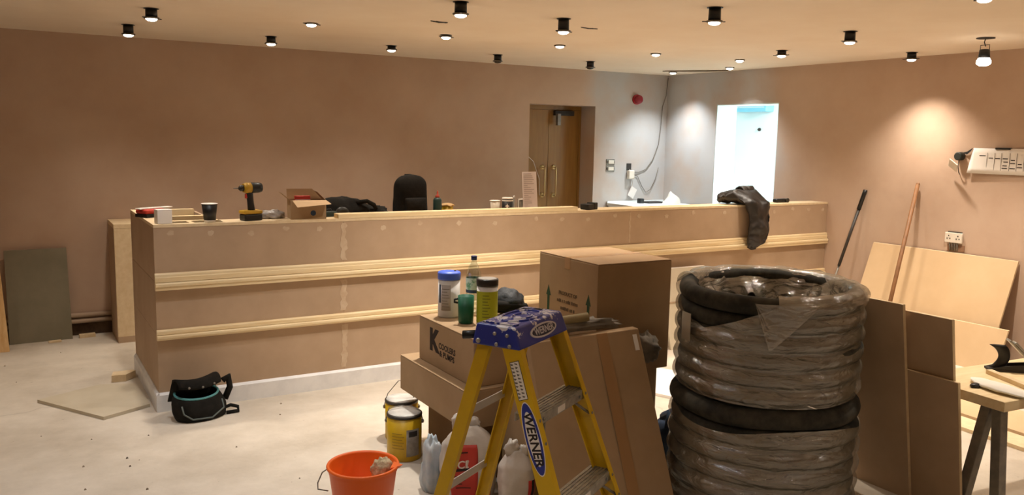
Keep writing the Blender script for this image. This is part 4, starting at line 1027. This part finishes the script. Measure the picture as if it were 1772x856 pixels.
t = thing('water_bottle', 'clear plastic bottle with dark blue cap behind the lime tub', 'bottle', (2.185, 4.04, KT))
MB().lathe([(0.036, 0), (0.043, 0.012), (0.043, 0.06), (0.041, 0.075), (0.043, 0.09), (0.043, 0.20), (0.040, 0.225), (0.026, 0.265), (0.015, 0.285), (0.014, 0.30)], 28).build('bottle', M_BOTTLE, t)
MB().lathe([(0.0436, 0.135), (0.0436, 0.20)], 28, cap0=False, cap1=False).build('label', mat('bottle_label', '#b9cdc4', 0.4, '#4e8a68', 20, 3, 0.5, 0.6), t)
MB().lathe([(0.0434, 0.118), (0.0434, 0.134)], 28, cap0=False, cap1=False).build('label_band', M_DENIM, t)
MB().lathe([(0.0165, 0.298), (0.0165, 0.318), (0.014, 0.322)], 20).build('cap', mat('cap_navy', '#23305c', 0.4), t)
t = thing('quilted_jacket', 'dark quilted jacket bundled on the K box beside the large box', 'clothing', (2.385, 3.985, KT))
MB().blob((0.0, 0.02, 0), 0.085, 0.10, 0.085, 6, 0.25, 2.2).build('jacket_body', mat('quilted_grey', '#23262a', 0.7, '#15171a', 30, 3, bump=0.4, bscale=40), t)
MB().tube([(-0.15, 0.02, 0.03), (-0.10, -0.05, 0.05), (0.0, -0.07, 0.045), (0.07, -0.06, 0.03)], 0.028, 10, rf=lambda k: 0.024 + 0.008 * math.sin(k * 25)).build('sleeve', M_BLACK, t)
t = thing('folded_leaflet', 'green and cream leaflets fanned on the K box beside the jacket', 'papers', (2.31, 3.74, KT), 0.2)
MB().box(-0.10, 0.11, -0.05, 0.06, 0, 0.003).build('leaflet', mat('cream_leaflet', '#cdb79a', 0.7), t)
MB().box(-0.07, 0.12, 0.0, 0.10, 0.0035, 0.006, Matrix.Rotation(0.15, 4, 'Z')).build('leaflet', mat('green_leaflet', '#6f9a66', 0.7), t)

# ------------------------------------------------------------------ sacks, tins, bucket
def sack(name, label_, loc, rz, w_, d_, h_, seed, tops):
    t = thing(name, label_, 'sack', loc, rz)
    def f(u, v):
        a = 2 * PI * u; ca, sa = math.cos(a), math.sin(a)
        sq = 0.6
        k = 0.88 + 0.14 * math.sin(PI * min(1, v * 1.1))
        if v > 0.72: k *= 1 - 0.62 * ((v - 0.72) / 0.28) ** 1.8
        x = math.copysign(abs(ca) ** sq, ca) * w_ / 2 * k; y = math.copysign(abs(sa) ** sq, sa) * d_ / 2 * k
        q = Vector((x, y, 0.002 + h_ * v))
        n_ = noise.noise(q * 9 + Vector((seed, 0, 0))) * 0.014 + noise.noise(q * 24 + Vector((seed, 5, 0))) * (0.004 + 0.012 * max(0, v - 0.6))
        q.x += n_ * ca; q.y += n_ * sa
        return q
    b = MB().grid(f, 48, 34, wrap=True)
    b.f.append(list(range(48))[::-1]); b.sm.append(False)
    b.f.append(list(range(48 * 33, 48 * 34))); b.sm.append(False)
    b.build('bag', M_SACK, t)
    for j, (x, y, z, r) in enumerate(tops):
        MB().blob((x, y, z), r, r * 0.7, r * 1.2, seed + j, 0.4, 2.5, 18, 12, flat=False).build('twisted_top', M_SACK, t)
    return t, f
def printed(f, u0, u1, v0, v1, off=0.0016):
    def g(a, b):
        u = u0 + (u1 - u0) * a; v = v0 + (v1 - v0) * b
        p = f(u % 1.0, v); p1 = f((u + 0.004) % 1.0, v); p2 = f(u % 1.0, min(1, v + 0.004))
        n_ = (p1 - p).cross(p2 - p)
        if n_.length > 0: n_.normalize()
        return p + n_ * off
    return MB().grid(g, 14, 14)
t, f = sack('adhesive_sack', 'white and red powder sack with twisted top behind the ladder', (1.812, 3.375, 0), -0.35, 0.26, 0.16, 0.36, 2, ((-0.05, 0, 0.375, 0.034), (0.02, 0.01, 0.36, 0.03)))
printed(f, 0.64, 0.765, 0.08, 0.80).build('red_panel', M_RED, t, solid=0.0008)
printed(f, 0.83, 0.862, 0.05, 0.75).build('red_stripe', M_RED, t, solid=0.0008)
printed(f, 0.69, 0.765, 0.46, 0.495, 0.003).build('black_band', M_INK, t, solid=0.0008)
for k in range(4):
    printed(f, 0.675 + 0.01 * (k % 2), 0.75 - 0.012 * (k % 3), 0.388 - 0.055 * k, 0.40 - 0.055 * k, 0.003).build('print_line', M_INK, t, solid=0.0006)
printed(f, 0.70, 0.745, 0.70, 0.715, 0.003).build('print_line', M_INK, t, solid=0.0006)
fc = f(0.732, 0.545); f1 = f(0.737, 0.545); f2 = f(0.732, 0.59)
nx = (f1 - fc).normalized(); nn = nx.cross((f2 - fc)).normalized()
put_text('print', 'CL', 0.052, M_PAPER, t, fc + nn * 0.006, nx, f2 - fc, bold=0.001)
t, f = sack('cement_sack', 'smaller white sack with red and black stripes behind the ladder', (1.935, 3.145, 0), -0.2, 0.16, 0.13, 0.30, 7, ((-0.02, 0, 0.305, 0.035), (0.03, -0.01, 0.285, 0.03)))
printed(f, 0.80, 0.84, 0.05, 0.55).build('red_stripe', M_RED, t, solid=0.0008)
printed(f, 0.842, 0.885, 0.05, 0.55).build('black_stripe', M_INK, t, solid=0.0008)
printed(f, 0.887, 0.93, 0.30, 0.56).build('red_stripe', M_RED, t, solid=0.0008)
bb = MB().blob((0, 0, 0), 0.055, 0.06, 0.17, 15, 0.32, 1.7)
tag(bb.build('plastic_bag', mat('pale_blue_film', '#9fb0bd', 0.35, '#c6c9c9', 10, 4), None, (1.70, 3.535, 0.001)), 'pale blue plastic bag standing left of the large powder sack', 'bag')

def tin(label_, loc, rz, R, h):
    t = thing('paint_tin', label_, 'tin', loc, rz)
    MB().lathe([(R * 0.97, 0.001), (R, 0.006), (R, h - 0.012)], 40).build('body', M_TINYEL, t)
    MB().lathe([(R * 1.02, h - 0.0115), (R * 1.03, h - 0.006), (R * 1.02, h), (R * 0.95, h + 0.002)], 40).build('rim', M_DARK, t)
    MB().lathe([(R * 0.945, h + 0.0022), (R * 0.93, h + 0.006), (R * 0.5, h + 0.007)], 40).build('lid', M_TINLID, t)
    fa_ = math.atan2(-loc[1], -loc[0]) - rz
    label(R + 0.0008, fa_ + 0.12, fa_ + 0.95, 0.03, h * 0.72).build('label', mat('tin_label', '#a39d93', 0.6, '#8d877d', 24, 3), t, solid=0.0006)
    for k in range(6):
        label(R + 0.0016, fa_ - 0.75, fa_ - 0.02 - 0.1 * (k % 2), h * 0.30 + 0.016 * k, h * 0.30 + 0.004 + 0.016 * k).build('print_line', mat('tin_print', '#9a7d12', 0.5), t, solid=0.0004)
    label(R + 0.0016, fa_ + 0.25, fa_ + 0.8, h * 0.56, h * 0.68).build('label_stamp', M_GRAPHITE, t, solid=0.0004)
    for s_ in (-1, 1):
        MB().lathe([(0.011, 0), (0.011, 0.008), (0.006, 0.012)], 14, (s_ * R, 0, h - 0.045), Matrix.Rotation(s_ * PI / 2, 4, 'Y')).build('ear', M_STEEL, t)
    return t, R, h
t, R, h = tin('yellow paint tin with grey lid standing behind the orange bucket', (1.755, 4.005, 0), -0.55, 0.093, 0.245)
MB().tube([(-R - 0.008, 0, h - 0.045), (-R * 0.9, 0.01, h + 0.02), (-R * 0.3, 0.055, h + 0.018), (R * 0.3, 0.06, h + 0.018), (R * 0.9, 0.01, h + 0.012), (R + 0.008, 0, h - 0.045)], 0.0025, 6).build('wire_handle', M_STEEL, t)
t, R, h = tin('second yellow paint tin, its wire handle raised, behind the first tin', (1.86, 4.285, 0), -0.45, 0.093, 0.225)
MB().tube([(-R - 0.008, 0, h - 0.045), (-R * 0.85, 0.0, h + 0.03), (-R * 0.2, 0.0, h + 0.105), (0.0, 0, h + 0.11), (R * 0.4, 0.0, h + 0.06), (R + 0.008, 0, h - 0.045)], 0.0025, 6).build('wire_handle', M_STEEL, t)

t = thing('bucket', 'orange plastic bucket with wire handle on the floor', 'bucket', (1.262, 3.325, 0), -0.6)
BR, Bb, Bh = 0.158, 0.112, 0.295
MB().lathe([(Bb - 0.004, 0.0015), (Bb, 0.006), (BR - 0.012, Bh - 0.03), (BR - 0.010, Bh - 0.03), (BR - 0.010, Bh - 0.012), (BR - 0.002, Bh - 0.012), (BR, Bh - 0.006), (BR - 0.003, Bh), (BR - 0.012, Bh), (BR - 0.016, Bh - 0.008), (Bb - 0.004, 0.01), (0.001, 0.009)], 56, cap1=False).build('shell', M_ORANGE, t)
MB().add([Vector((BR - 0.03, 0.04, Bh - 0.001)), Vector((BR - 0.03, -0.04, Bh - 0.001)), Vector((BR + 0.018, 0, Bh + 0.002)), Vector((BR - 0.02, 0.0, Bh - 0.03))], [(0, 1, 2), (0, 2, 3), (2, 1, 3), (0, 3, 1)]).build('spout', M_ORANGE, t)
hx = Vector((-BR + 0.006, -0.02, Bh - 0.03))
MB().tube([(-BR + 0.006, 0.0, Bh - 0.028), (-BR - 0.02, -0.01, Bh - 0.045), (-BR - 0.035, -0.03, Bh - 0.085), (-BR - 0.028, -0.05, Bh - 0.105), (-BR + 0.018, -0.055, Bh - 0.108)], 0.003, 8).build('wire_handle', M_STEEL, t)
fa_ = math.atan2(-3.325, -1.262) + 0.6
def blabel(u, v):
    a = fa_ - 0.32 + 0.26 * u; z = 0.135 + 0.05 * v
    R_ = Bb + (BR - 0.012 - Bb) * (z - 0.006) / (Bh - 0.036) + 0.001
    return Vector((R_ * math.cos(a), R_ * math.sin(a), z))
MB().grid(blabel, 8, 4).build('sticker', M_PAPER, t, solid=0.0006)
def bmark(u, v):
    p = blabel(0.3 + 0.4 * u, 0.3 + 0.45 * v); return p * 1.0 + Vector((p.x, p.y, 0)).normalized() * 0.0008
MB().grid(bmark, 6, 4).build('sticker_print', M_GRAPHITE, t, solid=0.0004)
tag(MB().blob((0, 0, 0), 0.05, 0.042, 0.05, 12, 0.3, 3.2, flat=False).build('sponge', mat('sponge_cream', '#cfbf9d', 0.95, '#ab9a78', 40, 3, bump=0.5, bscale=60), None, (1.355, 3.335, 0.245)), 'cream sponge resting inside the orange bucket', 'sponge')

# ------------------------------------------------------------------ stepladder
LT = 1.0327
t = thing('stepladder', 'yellow fibreglass stepladder with paint-splashed blue top cap', 'ladder', (1.5136, 2.3934, 0), 0.5189)
def frU(z): return 0.1749 + 0.0738 * (LT - z)
def frV(z): return -0.0624 - 0.3643 * (LT - z)
def rrU(z): return 0.1544 + 0.0476 * (LT - z)
def rrV(z): return 0.1112 + 0.2777 * (LT - z)
def channel(s, v0, v1, depth, th):
    q = [(0, v0), (-s * depth, v0), (-s * depth, v0 + th), (-s * th, v0 + th), (-s * th, v1 - th), (-s * depth, v1 - th), (-s * depth, v1), (0, v1)]
    return q if s > 0 else q[::-1]
def rail(s, U, V, v0, v1, depth, ztop, name, m):
    q = channel(s, v0, v1, depth, 0.005)
    n = len(q)
    vs = [(s * U(z) + a, V(z) + b, z) for z in (0.03, ztop) for a, b in q]
    fs = [list(range(n)), list(range(n, 2 * n))] + [(i, (i + 1) % n, n + (i + 1) % n, n + i) for i in range(n)]
    o = MB().add(vs, fs).build(name, m, t, bevel=0.0012)
    zf = 0.0
    MB().hexa([(s * U(0) - 0.034 * (s > 0) - 0.004 * (s < 0), V(0) + v0 - 0.006, 0), (s * U(0) + 0.004 * (s > 0) + 0.034 * (s < 0), V(0) + v0 - 0.006, 0), (s * U(0) + 0.004 * (s > 0) + 0.034 * (s < 0), V(0) + v1 + 0.006, 0), (s * U(0) - 0.034 * (s > 0) - 0.004 * (s < 0), V(0) + v1 + 0.006, 0)],
              [(s * U(0.028) - 0.034 * (s > 0) - 0.004 * (s < 0), V(0.028) + v0 - 0.004, 0.028), (s * U(0.028) + 0.004 * (s > 0) + 0.034 * (s < 0), V(0.028) + v0 - 0.004, 0.028), (s * U(0.028) + 0.004 * (s > 0) + 0.034 * (s < 0), V(0.028) + v1 + 0.004, 0.028), (s * U(0.028) - 0.034 * (s > 0) - 0.004 * (s < 0), V(0.028) + v1 + 0.004, 0.028)]).build('foot', M_BLACKP, o)
    return o
front = {}
for s in (-1, 1):
    front[s] = rail(s, frU, frV, 0.0, 0.068, 0.028, LT + 0.004, 'front_rail', M_YEL)
    rail(s, rrU, rrV, -0.048, 0.0, 0.026, LT + 0.004, 'rear_rail', M_YEL)
for zs in (0.828, 0.538, 0.249):
    U = frU(zs) - 0.0055; V = frV(zs)
    st = MB().box(-U, U, V + 0.001, V + 0.085, zs - 0.004, zs).box(-U, U, V + 0.001, V + 0.005, zs - 0.036, zs - 0.0042).box(-U, U, V + 0.081, V + 0.085, zs - 0.03, zs - 0.0042)
    st = st.build('step', M_ALU, t, merge=False, bevel=0.0008)
    rb = MB()
    for k in range(6):
        rb.box(-U + 0.004, U - 0.004, V + 0.006 + k * 0.013, V + 0.012 + k * 0.013, zs + 0.0002, zs + 0.0025)
    rb.build('tread_ribs', M_ALU, st, merge=False)
    for s in (-1, 1):
        MB().tube([(s * (U - 0.075), V + 0.012, zs - 0.03), (s * (frU(zs - 0.09) - 0.012), frV(zs - 0.09) + 0.012, zs - 0.09)], 0.005, 8).build('knee_brace', M_STEEL, t)
        MB().lathe([(0.006, 0), (0.006, 0.003), (0.003, 0.005)], 12, (s * (U - 0.045), V + 0.0005, zs - 0.02), RXm).build('rivet', M_STEEL, st)
        for dz in (-0.015, -0.085):
            MB().lathe([(0.006, 0), (0.006, 0.002), (0.003, 0.004)], 12, (s * (frU(zs + dz) - 0.014), frV(zs + dz) + 0.0005, zs + dz), RXm).build('rail_rivet', M_STEEL, front[s])
    MB().box(-0.035, 0.02, V + 0.0002, V + 0.0009, zs - 0.032, zs - 0.010).build('step_sticker', M_PAPER, st)
for zs in (0.765, 0.47, 0.17):
    MB().box(-rrU(zs) + 0.006, rrU(zs) - 0.006, rrV(zs) - 0.004, rrV(zs) + 0.001, zs - 0.018, zs + 0.012).build('rear_bar', mat('white_bar', '#cfcac4', 0.45, metal=0.3), t, bevel=0.001)
# cap
c0 = [(-0.18, -0.065), (0.18, -0.065), (0.18, 0.12), (-0.18, 0.12)]
c1 = [(-0.1686, -0.040), (0.1686, -0.040), (0.1686, 0.1093), (-0.1686, 0.1093)]
cap = MB().hexa([(a, b, LT) for a, b in c0], [(a, b, 1.104) for a, b in c1]).build('top_cap', M_BLUE, t, bevel=0.007, seg=3)
def ringpts(cx, cy, rx, ry, n=40): return [(cx + math.cos(2 * PI * k / n) * rx, cy + math.sin(2 * PI * k / n) * ry, 1.1045) for k in range(n)]
MB().tube(ringpts(0.005, 0.035, 0.105, 0.058), 0.005, 8, closed=True).build('tray_rim', M_BLUE, cap)
MB().tube(ringpts(0.0, 0.030, 0.05, 0.030), 0.004, 8, closed=True).build('can_ring', M_BLUE, cap)
MB().box(-0.15, -0.125, -0.03, 0.09, 1.1042, 1.109).build('tool_ridge', M_BLUE, cap, bevel=0.002)
for a, b, wx, wy in ((0.125, 0.08, 0.012, 0.016), (0.145, 0.04, 0.012, 0.016), (0.10, 0.095, 0.012, 0.010), (-0.145, 0.092, 0.008, 0.008)):
    MB().box(a - wx, a + wx, b - wy, b + wy, 1.1038, 1.1046).build('tool_slot', mat('slot_dark', '#0b0c18', 0.8), cap)
def face_near(v, k):  # near side of the cap (u = -)
    return Vector((-0.18 + 0.0114 * k, v, LT + (1.104 - LT) * k))
for v, k in ((0.095, 0.2), (0.035, 0.62), (-0.012, 0.60), (0.025, 0.15), (-0.025, 0.14)):
    p = face_near(v, k)
    big = 0.0085 if v > 0.08 else 0.0065
    MB().lathe([(big, -0.001), (big, 0.003), (big * 0.5, 0.006)], 14, p, Matrix.Rotation(-PI / 2, 4, 'Y')).build('rivet', mat('rivet_tin', '#a8a39a', 0.4, metal=0.5), cap)
# raised oval badge on the front of the cap
fx, fy = Vector((1, 0, 0)), Vector((0, 0.025, 0.0713)).normalized()
fn = fx.cross(fy)
pc = Vector((0.005, -0.0525, LT + 0.0357))
flat_shape(disc_poly(30, 0.095, 0.024), pc, fx, fy, 0.003).build('badge', mat('badge_white', '#cfcad2', 0.6), cap)
flat_shape(disc_poly(30, 0.083, 0.018), pc + fn * 0.003, fx, fy, 0.0012).build('badge_field', mat('badge_dark', '#2a2c44', 0.6), cap)
put_text('badge_lettering', 'WERNER', 0.034, mat('badge_letters', '#c9c4cc', 0.6), cap, pc + fn * 0.005, fx, fy, bold=0.0006)
# black grip behind the cap
MB().tube([(-0.135, 0.116, 1.058), (-0.150, 0.145, 1.055), (-0.160, 0.168, 1.053)], 0.014, 14).build('rear_grip', M_BLACKP, t)
# stickers on the near front rail
zc_ = 0.755
rp = Vector((-frU(zc_), frV(zc_) + 0.034, zc_))
dn = Vector((-0.0738, -0.3643, -1.0)).normalized()
ft = Vector((0, -1, 0))
nrm = Vector((-1, 0, 0))
flat_shape(disc_poly(36, 0.122, 0.030), rp + nrm * 0.0002, dn, ft, 0.0006).build('badge_edge', M_PAPER, front[-1])
flat_shape(disc_poly(36, 0.118, 0.0275), rp + nrm * 0.0008, dn, ft, 0.0006).build('badge_blue', mat('badge_blue', '#27348f', 0.45), front[-1])
flat_shape(disc_poly(36, 0.090, 0.020), rp + nrm * 0.0014, dn, ft, 0.0006).build('badge_white', M_PAPER, front[-1])
put_text('badge_lettering', 'WERNER', 0.044, M_INK, front[-1], rp + nrm * 0.0024, dn, ft, bold=0.0010, shear=0.15)
zl = 0.935
lp = Vector((-frU(zl), frV(zl) + 0.034, zl))
flat_shape([(-0.064, -0.018), (0.064, -0.018), (0.064, 0.018), (-0.064, 0.018)], lp + nrm * 0.0002, dn, ft, 0.0005).build('safety_label_border', M_INK, front[-1])
flat_shape([(-0.062, -0.016), (0.062, -0.016), (0.062, 0.016), (-0.062, 0.016)], lp + nrm * 0.0007, dn, ft, 0.0005).build('safety_label', M_PAPER, front[-1])
pm = MB(); random.seed(9)
for i in range(10):
    for j in range(2):
        a = -0.055 + i * 0.012; b = -0.010 + j * 0.015
        q = flat_shape([(a - 0.004, b - 0.005), (a + random.uniform(0, 0.004), b - 0.005), (a + 0.004, b + random.uniform(-0.002, 0.005)), (a, b + 0.005)], lp + nrm * 0.0012, dn, ft, 0.0004)
        pm.add(q.v, q.f)
pm.build('pictograms', mat('label_grey_ink', '#6b635a', 0.7), front[-1])

# ------------------------------------------------------------------ wrapped pipe coils
KX, KY, KR = 3.10, 2.755, 0.445
def coil(label_, z0, z1, turns, seed, R):
    t = thing('pipe_coil', label_, 'pipe coil', (KX, KY, z0))
    H = z1 - z0
    r = H / turns / 2 * 1.04
    n = 56
    random.seed(seed)
    offs = [(random.uniform(-0.006, 0.006), random.uniform(-0.006, 0.006), random.uniform(-0.014, 0.0)) for _ in range(turns)]
    for k in range(turns):
        ox, oy, dr = offs[k]
        zc_ = H / turns * (k + 0.5)
        Rk = R - r + dr
        pts = []
        for i in range(n):
            a = 2 * PI * i / n
            q = 1 + 0.012 * noise.noise(Vector((math.cos(a) * 1.6, math.sin(a) * 1.6, k * 1.7 + seed)))
            zz = zc_ + 0.012 * noise.noise(Vector((math.cos(a) * 1.3, math.sin(a) * 1.3, k * 2.9 + seed + 9)))
            pts.append((ox + Rk * q * math.cos(a), oy + Rk * q * math.sin(a), zz))
        MB().tube(pts, r, 14, closed=True).build('pipe_turn', M_FOAM, t)
    return t, r, offs
def wrap(t, R, r, H, z_lo, z_hi, seed, edge_fn, n=140, m=84):
    """film hugging the turns: bulges between them, ragged upper edge"""
    def f(u, v):
        a = 2 * PI * u
        zt = edge_fn(a)
        z = z_lo + (zt - z_lo) * v
        ph = (z / (2 * r / 1.04)) % 1.0
        c_ = min(0.78, abs(ph - 0.5) * 2)
        groove = r * (1 - math.sqrt(1 - c_ * c_))
        d = Vector((math.cos(a), math.sin(a), 0))
        q = Vector((d.x * 2.2, d.y * 2.2, z * 6 + seed))
        w_ = 0.010 * noise.noise(q * 1.4) + 0.007 * noise.noise(Vector((q.x * 2, q.y * 2, q.z * 3.5))) + 0.004 * noise.noise(Vector((q.x * 5, q.y * 5, q.z * 9)))
        Rr = R + 0.004 - groove + w_ * 0.5
        return Vector((d.x * Rr, d.y * Rr, z))
    return MB().grid(f, n, m, wrap=True)
ZU = 0.545
tl, rl, _ = coil('lower plastic-wrapped coil of black pipe on the floor', 0.012, ZU, 6, 3, KR)
tu, ru, _ = coil('upper plastic-wrapped coil of black pipe stacked on another', ZU + 0.012, 1.045, 6, 8, KR - 0.012)
wrap(tl, KR, rl, 0.53, 0.0, 0.46, 1.0, lambda a: 0.435 + 0.02 * math.sin(3 * a + 1)).build('plastic_wrap', M_FILM, tl)
ca = math.atan2(-KY, -KX)       # direction from the coil towards the viewer
def up_edge(a):
    d = (a - ca + PI) % (2 * PI) - PI
    e = 0.475
    if -1.5 < d < 0.15: e = 0.475 - 0.16 * max(0, 1 - abs(d + 0.7) / 0.85) ** 0.8
    return e
wrap(tu, KR - 0.012, ru, 0.488, 0.0, 0.47, 4.0, up_edge).build('plastic_wrap', M_FILM, tu)
# film folded over the rim and hanging into the coil
def rimfilm(u, v):
    a = ca + 0.10 + (2 * PI - 1.75) * u
    d = Vector((math.cos(a), math.sin(a), 0))
    R_ = KR - 0.012
    s_ = v
    wig = 0.012 * noise.noise(Vector((d.x * 6, d.y * 6, s_ * 3)))
    if s_ < 0.4:
        k = s_ / 0.4; x = R_ + 0.009 - (2 * ru + 0.02) * (1 - math.cos(PI * k)) / 2; z = 0.449 + (ru + 0.008) * math.sin(PI * k)
    else:
        k = (s_ - 0.4) / 0.6; x = R_ - 2 * ru - 0.012 - 0.10 * k * (0.6 + 0.8 * noise.noise(Vector((d.x * 3, d.y * 3, 7)))); z = 0.455 - 0.12 * k * (1 + 0.9 * noise.noise(Vector((d.x * 5, d.y * 5, 2))))
    return d * (x + wig) + Vector((0, 0, z + wig * 0.7))
MB().grid(rimfilm, 150, 26).build('rim_film', M_FILM, tu)
# torn flap over the front
def flapf(u, v):
    a = ca - 0.12 + 0.62 * u
    d = Vector((math.cos(a), math.sin(a), 0))
    depth = 0.21 * (1 - abs(u - 0.25) / 0.75 if u > 0.25 else u / 0.25)
    z = 0.47 - v * depth
    R_ = KR + 0.004 + 0.010 * noise.noise(Vector((u * 5, v * 5, 3)))
    return d * R_ + Vector((0, 0, z))
MB().grid(flapf, 26, 14).build('torn_flap', M_FILM, tu)
la = ca - 0.92
lb_ = label(KR + 0.008, la - 0.07, la + 0.09, 0.24, 0.37)
lb_.build('paper_label', mat('dusty_label', '#a39a8a', 0.8), tu, solid=0.001)
tu.rotation_euler = (0.018, -0.02, 0)
tu.location.z += 0.016

# ------------------------------------------------------------------ trestle bench on the right
t = thing('trestle_bench', 'low work trestle with pine top and galvanised steel legs', 'trestle', (3.642, 1.90, 0), -0.09)
BZ = 0.625
MB().box(0, 1.3, 0, 0.46, BZ - 0.045, BZ).build('top', M_PINE, t, bevel=0.002)
for x in (0.10, 1.15):
    MB().box(x - 0.04, x + 0.04, 0.04, 0.42, BZ - 0.058, BZ - 0.0455).build('leg_plate', M_STEEL, t)
    for y0, y1 in ((0.085, 0.045), (0.135, 0.235), (0.325, 0.285), (0.375, 0.475)):
        MB().hexa([(x - 0.025, y1 - 0.023, 0), (x + 0.025, y1 - 0.023, 0), (x + 0.025, y1 + 0.023, 0), (x - 0.025, y1 + 0.023, 0)],
                  [(x - 0.025, y0 - 0.023, BZ - 0.0585), (x + 0.025, y0 - 0.023, BZ - 0.0585), (x + 0.025, y0 + 0.023, BZ - 0.0585), (x - 0.025, y0 + 0.023, BZ - 0.0585)]).build('leg', M_STEEL, t, bevel=0.003)
BT = BZ + 0.0005
t = thing('hand_plane', 'metal hand plane with black rear handle on the trestle', 'plane', (4.18, 2.18, BT), -0.75)
MB().box(-0.10, 0.25, -0.032, 0.032, 0, 0.012).build('sole', M_GRAPHITE, t, bevel=0.002)
for s_ in (-1, 1):
    MB().hexa([(-0.09, s_ * 0.032 - 0.003, 0.0125), (0.24, s_ * 0.032 - 0.003, 0.0125), (0.24, s_ * 0.032 + 0.003, 0.0125), (-0.09, s_ * 0.032 + 0.003, 0.0125)], [(-0.02, s_ * 0.032 - 0.003, 0.03), (0.16, s_ * 0.032 - 0.003, 0.05), (0.16, s_ * 0.032 + 0.003, 0.05), (-0.02, s_ * 0.032 + 0.003, 0.03)]).build('cheek', M_GRAPHITE, t)
def tote(u, v):
    a = 2 * PI * u
    cx = -0.055 + 0.005 * v + 0.028 * math.sin(PI * v)
    wx = 0.027 + 0.010 * abs(2 * v - 1) ** 2
    return Vector((cx + wx * math.cos(a) - 0.02 * (v > 0.85) * (v - 0.85) * 3, 0.012 * math.sin(a), 0.0125 + 0.115 * v))
tm = MB().grid(tote, 20, 16, wrap=True)
tm.f.append(list(range(20 * 15, 20 * 16))); tm.sm.append(False)
tm.build('tote_handle', M_BLACKP, t)
mm = Matrix.Translation((0.03, 0, 0.115)) @ Matrix.Rotation(math.radians(45), 4, 'Y')
MB().box(-0.06, 0.13, -0.026, 0.026, -0.006, 0.004, mm).build('blade', M_ALU, t, bevel=0.002)
MB().box(-0.035, 0.09, -0.022, 0.022, 0.0045, 0.016, mm).build('lever_cap', M_ALU, t, bevel=0.004)
MB().lathe([(0.010, 0.0125), (0.012, 0.03), (0.022, 0.05), (0.018, 0.068), (0.006, 0.074)], 20, (0.205, 0, 0)).build('front_knob', M_BLACKP, t)
tag(MB().box(0, 0.33, -0.016, 0.016, 0, 0.020).build('wood_batten', M_MDF_EDGE, None, (4.045, 2.20, BT), -1.99, bevel=0.001), 'narrow wooden batten lying across the trestle top', 'batten')
def rag(u, v):
    a = (u - 0.5) * 2
    return Vector((0.17 * a, 0.055 * (v - 0.5) * 2 * math.sqrt(max(0, 1 - a * a * 0.96)) - 0.03 * (1 - a * a), 0.012 + 0.022 * (1 - (2 * v - 1) ** 2) * (1 - a * a) + 0.004 * noise.noise(Vector((u * 5, v * 5, 0)))))
tag(MB().grid(rag, 26, 12).build('white_cloth', mat('bright_cloth', '#f0ece2', 0.8), None, (3.82, 2.0, BT), -1.75, solid=0.006), 'white crescent-shaped folded cloth on the trestle', 'cloth')
tag(MB().blob((0, 0, 0), 0.03, 0.02, 0.012, 3, 0.2, 2).build('pencil_case', M_BLACKP, None, (3.755, 2.095, BT)), 'tiny black lump on the trestle beside the white cloth', 'object')

# crumbs of plaster and wood strewn over the floor
random.seed(21)
db = MB()
for k in range(48):
    x, y = random.uniform(-0.5, 1.5), random.uniform(3.8, 7.2)
    if (x > CX0 - 0.06 and y > CY0 - 0.06) or (0.05 < x < 0.72 and 5.3 < y < 6.3) or (0.7 < x < 1.25 and y > 4.9) or (x > 1.0 and y < 3.7): continue
    r_ = random.uniform(0.003, 0.007)
    db.hexa([(x - r_, y - r_, 0), (x + r_, y - r_ * 0.6, 0), (x + r_ * 0.8, y + r_, 0), (x - r_ * 0.7, y + r_ * 0.8, 0)], [(x - r_ * 0.6, y - r_ * 0.6, r_), (x + r_ * 0.6, y - r_ * 0.4, r_ * 0.8), (x + r_ * 0.5, y + r_ * 0.6, r_), (x - r_ * 0.4, y + r_ * 0.5, r_ * 0.9)])
o = db.build('floor_debris', mat('debris', '#5a4c3e', 0.9, '#9b8b76', 3, 2, 0.4, 0.6), None, (0, 0, 0.0003))
tag(o, 'small dark crumbs of debris strewn over the pale floor', 'debris'); o['kind'] = 'stuff'
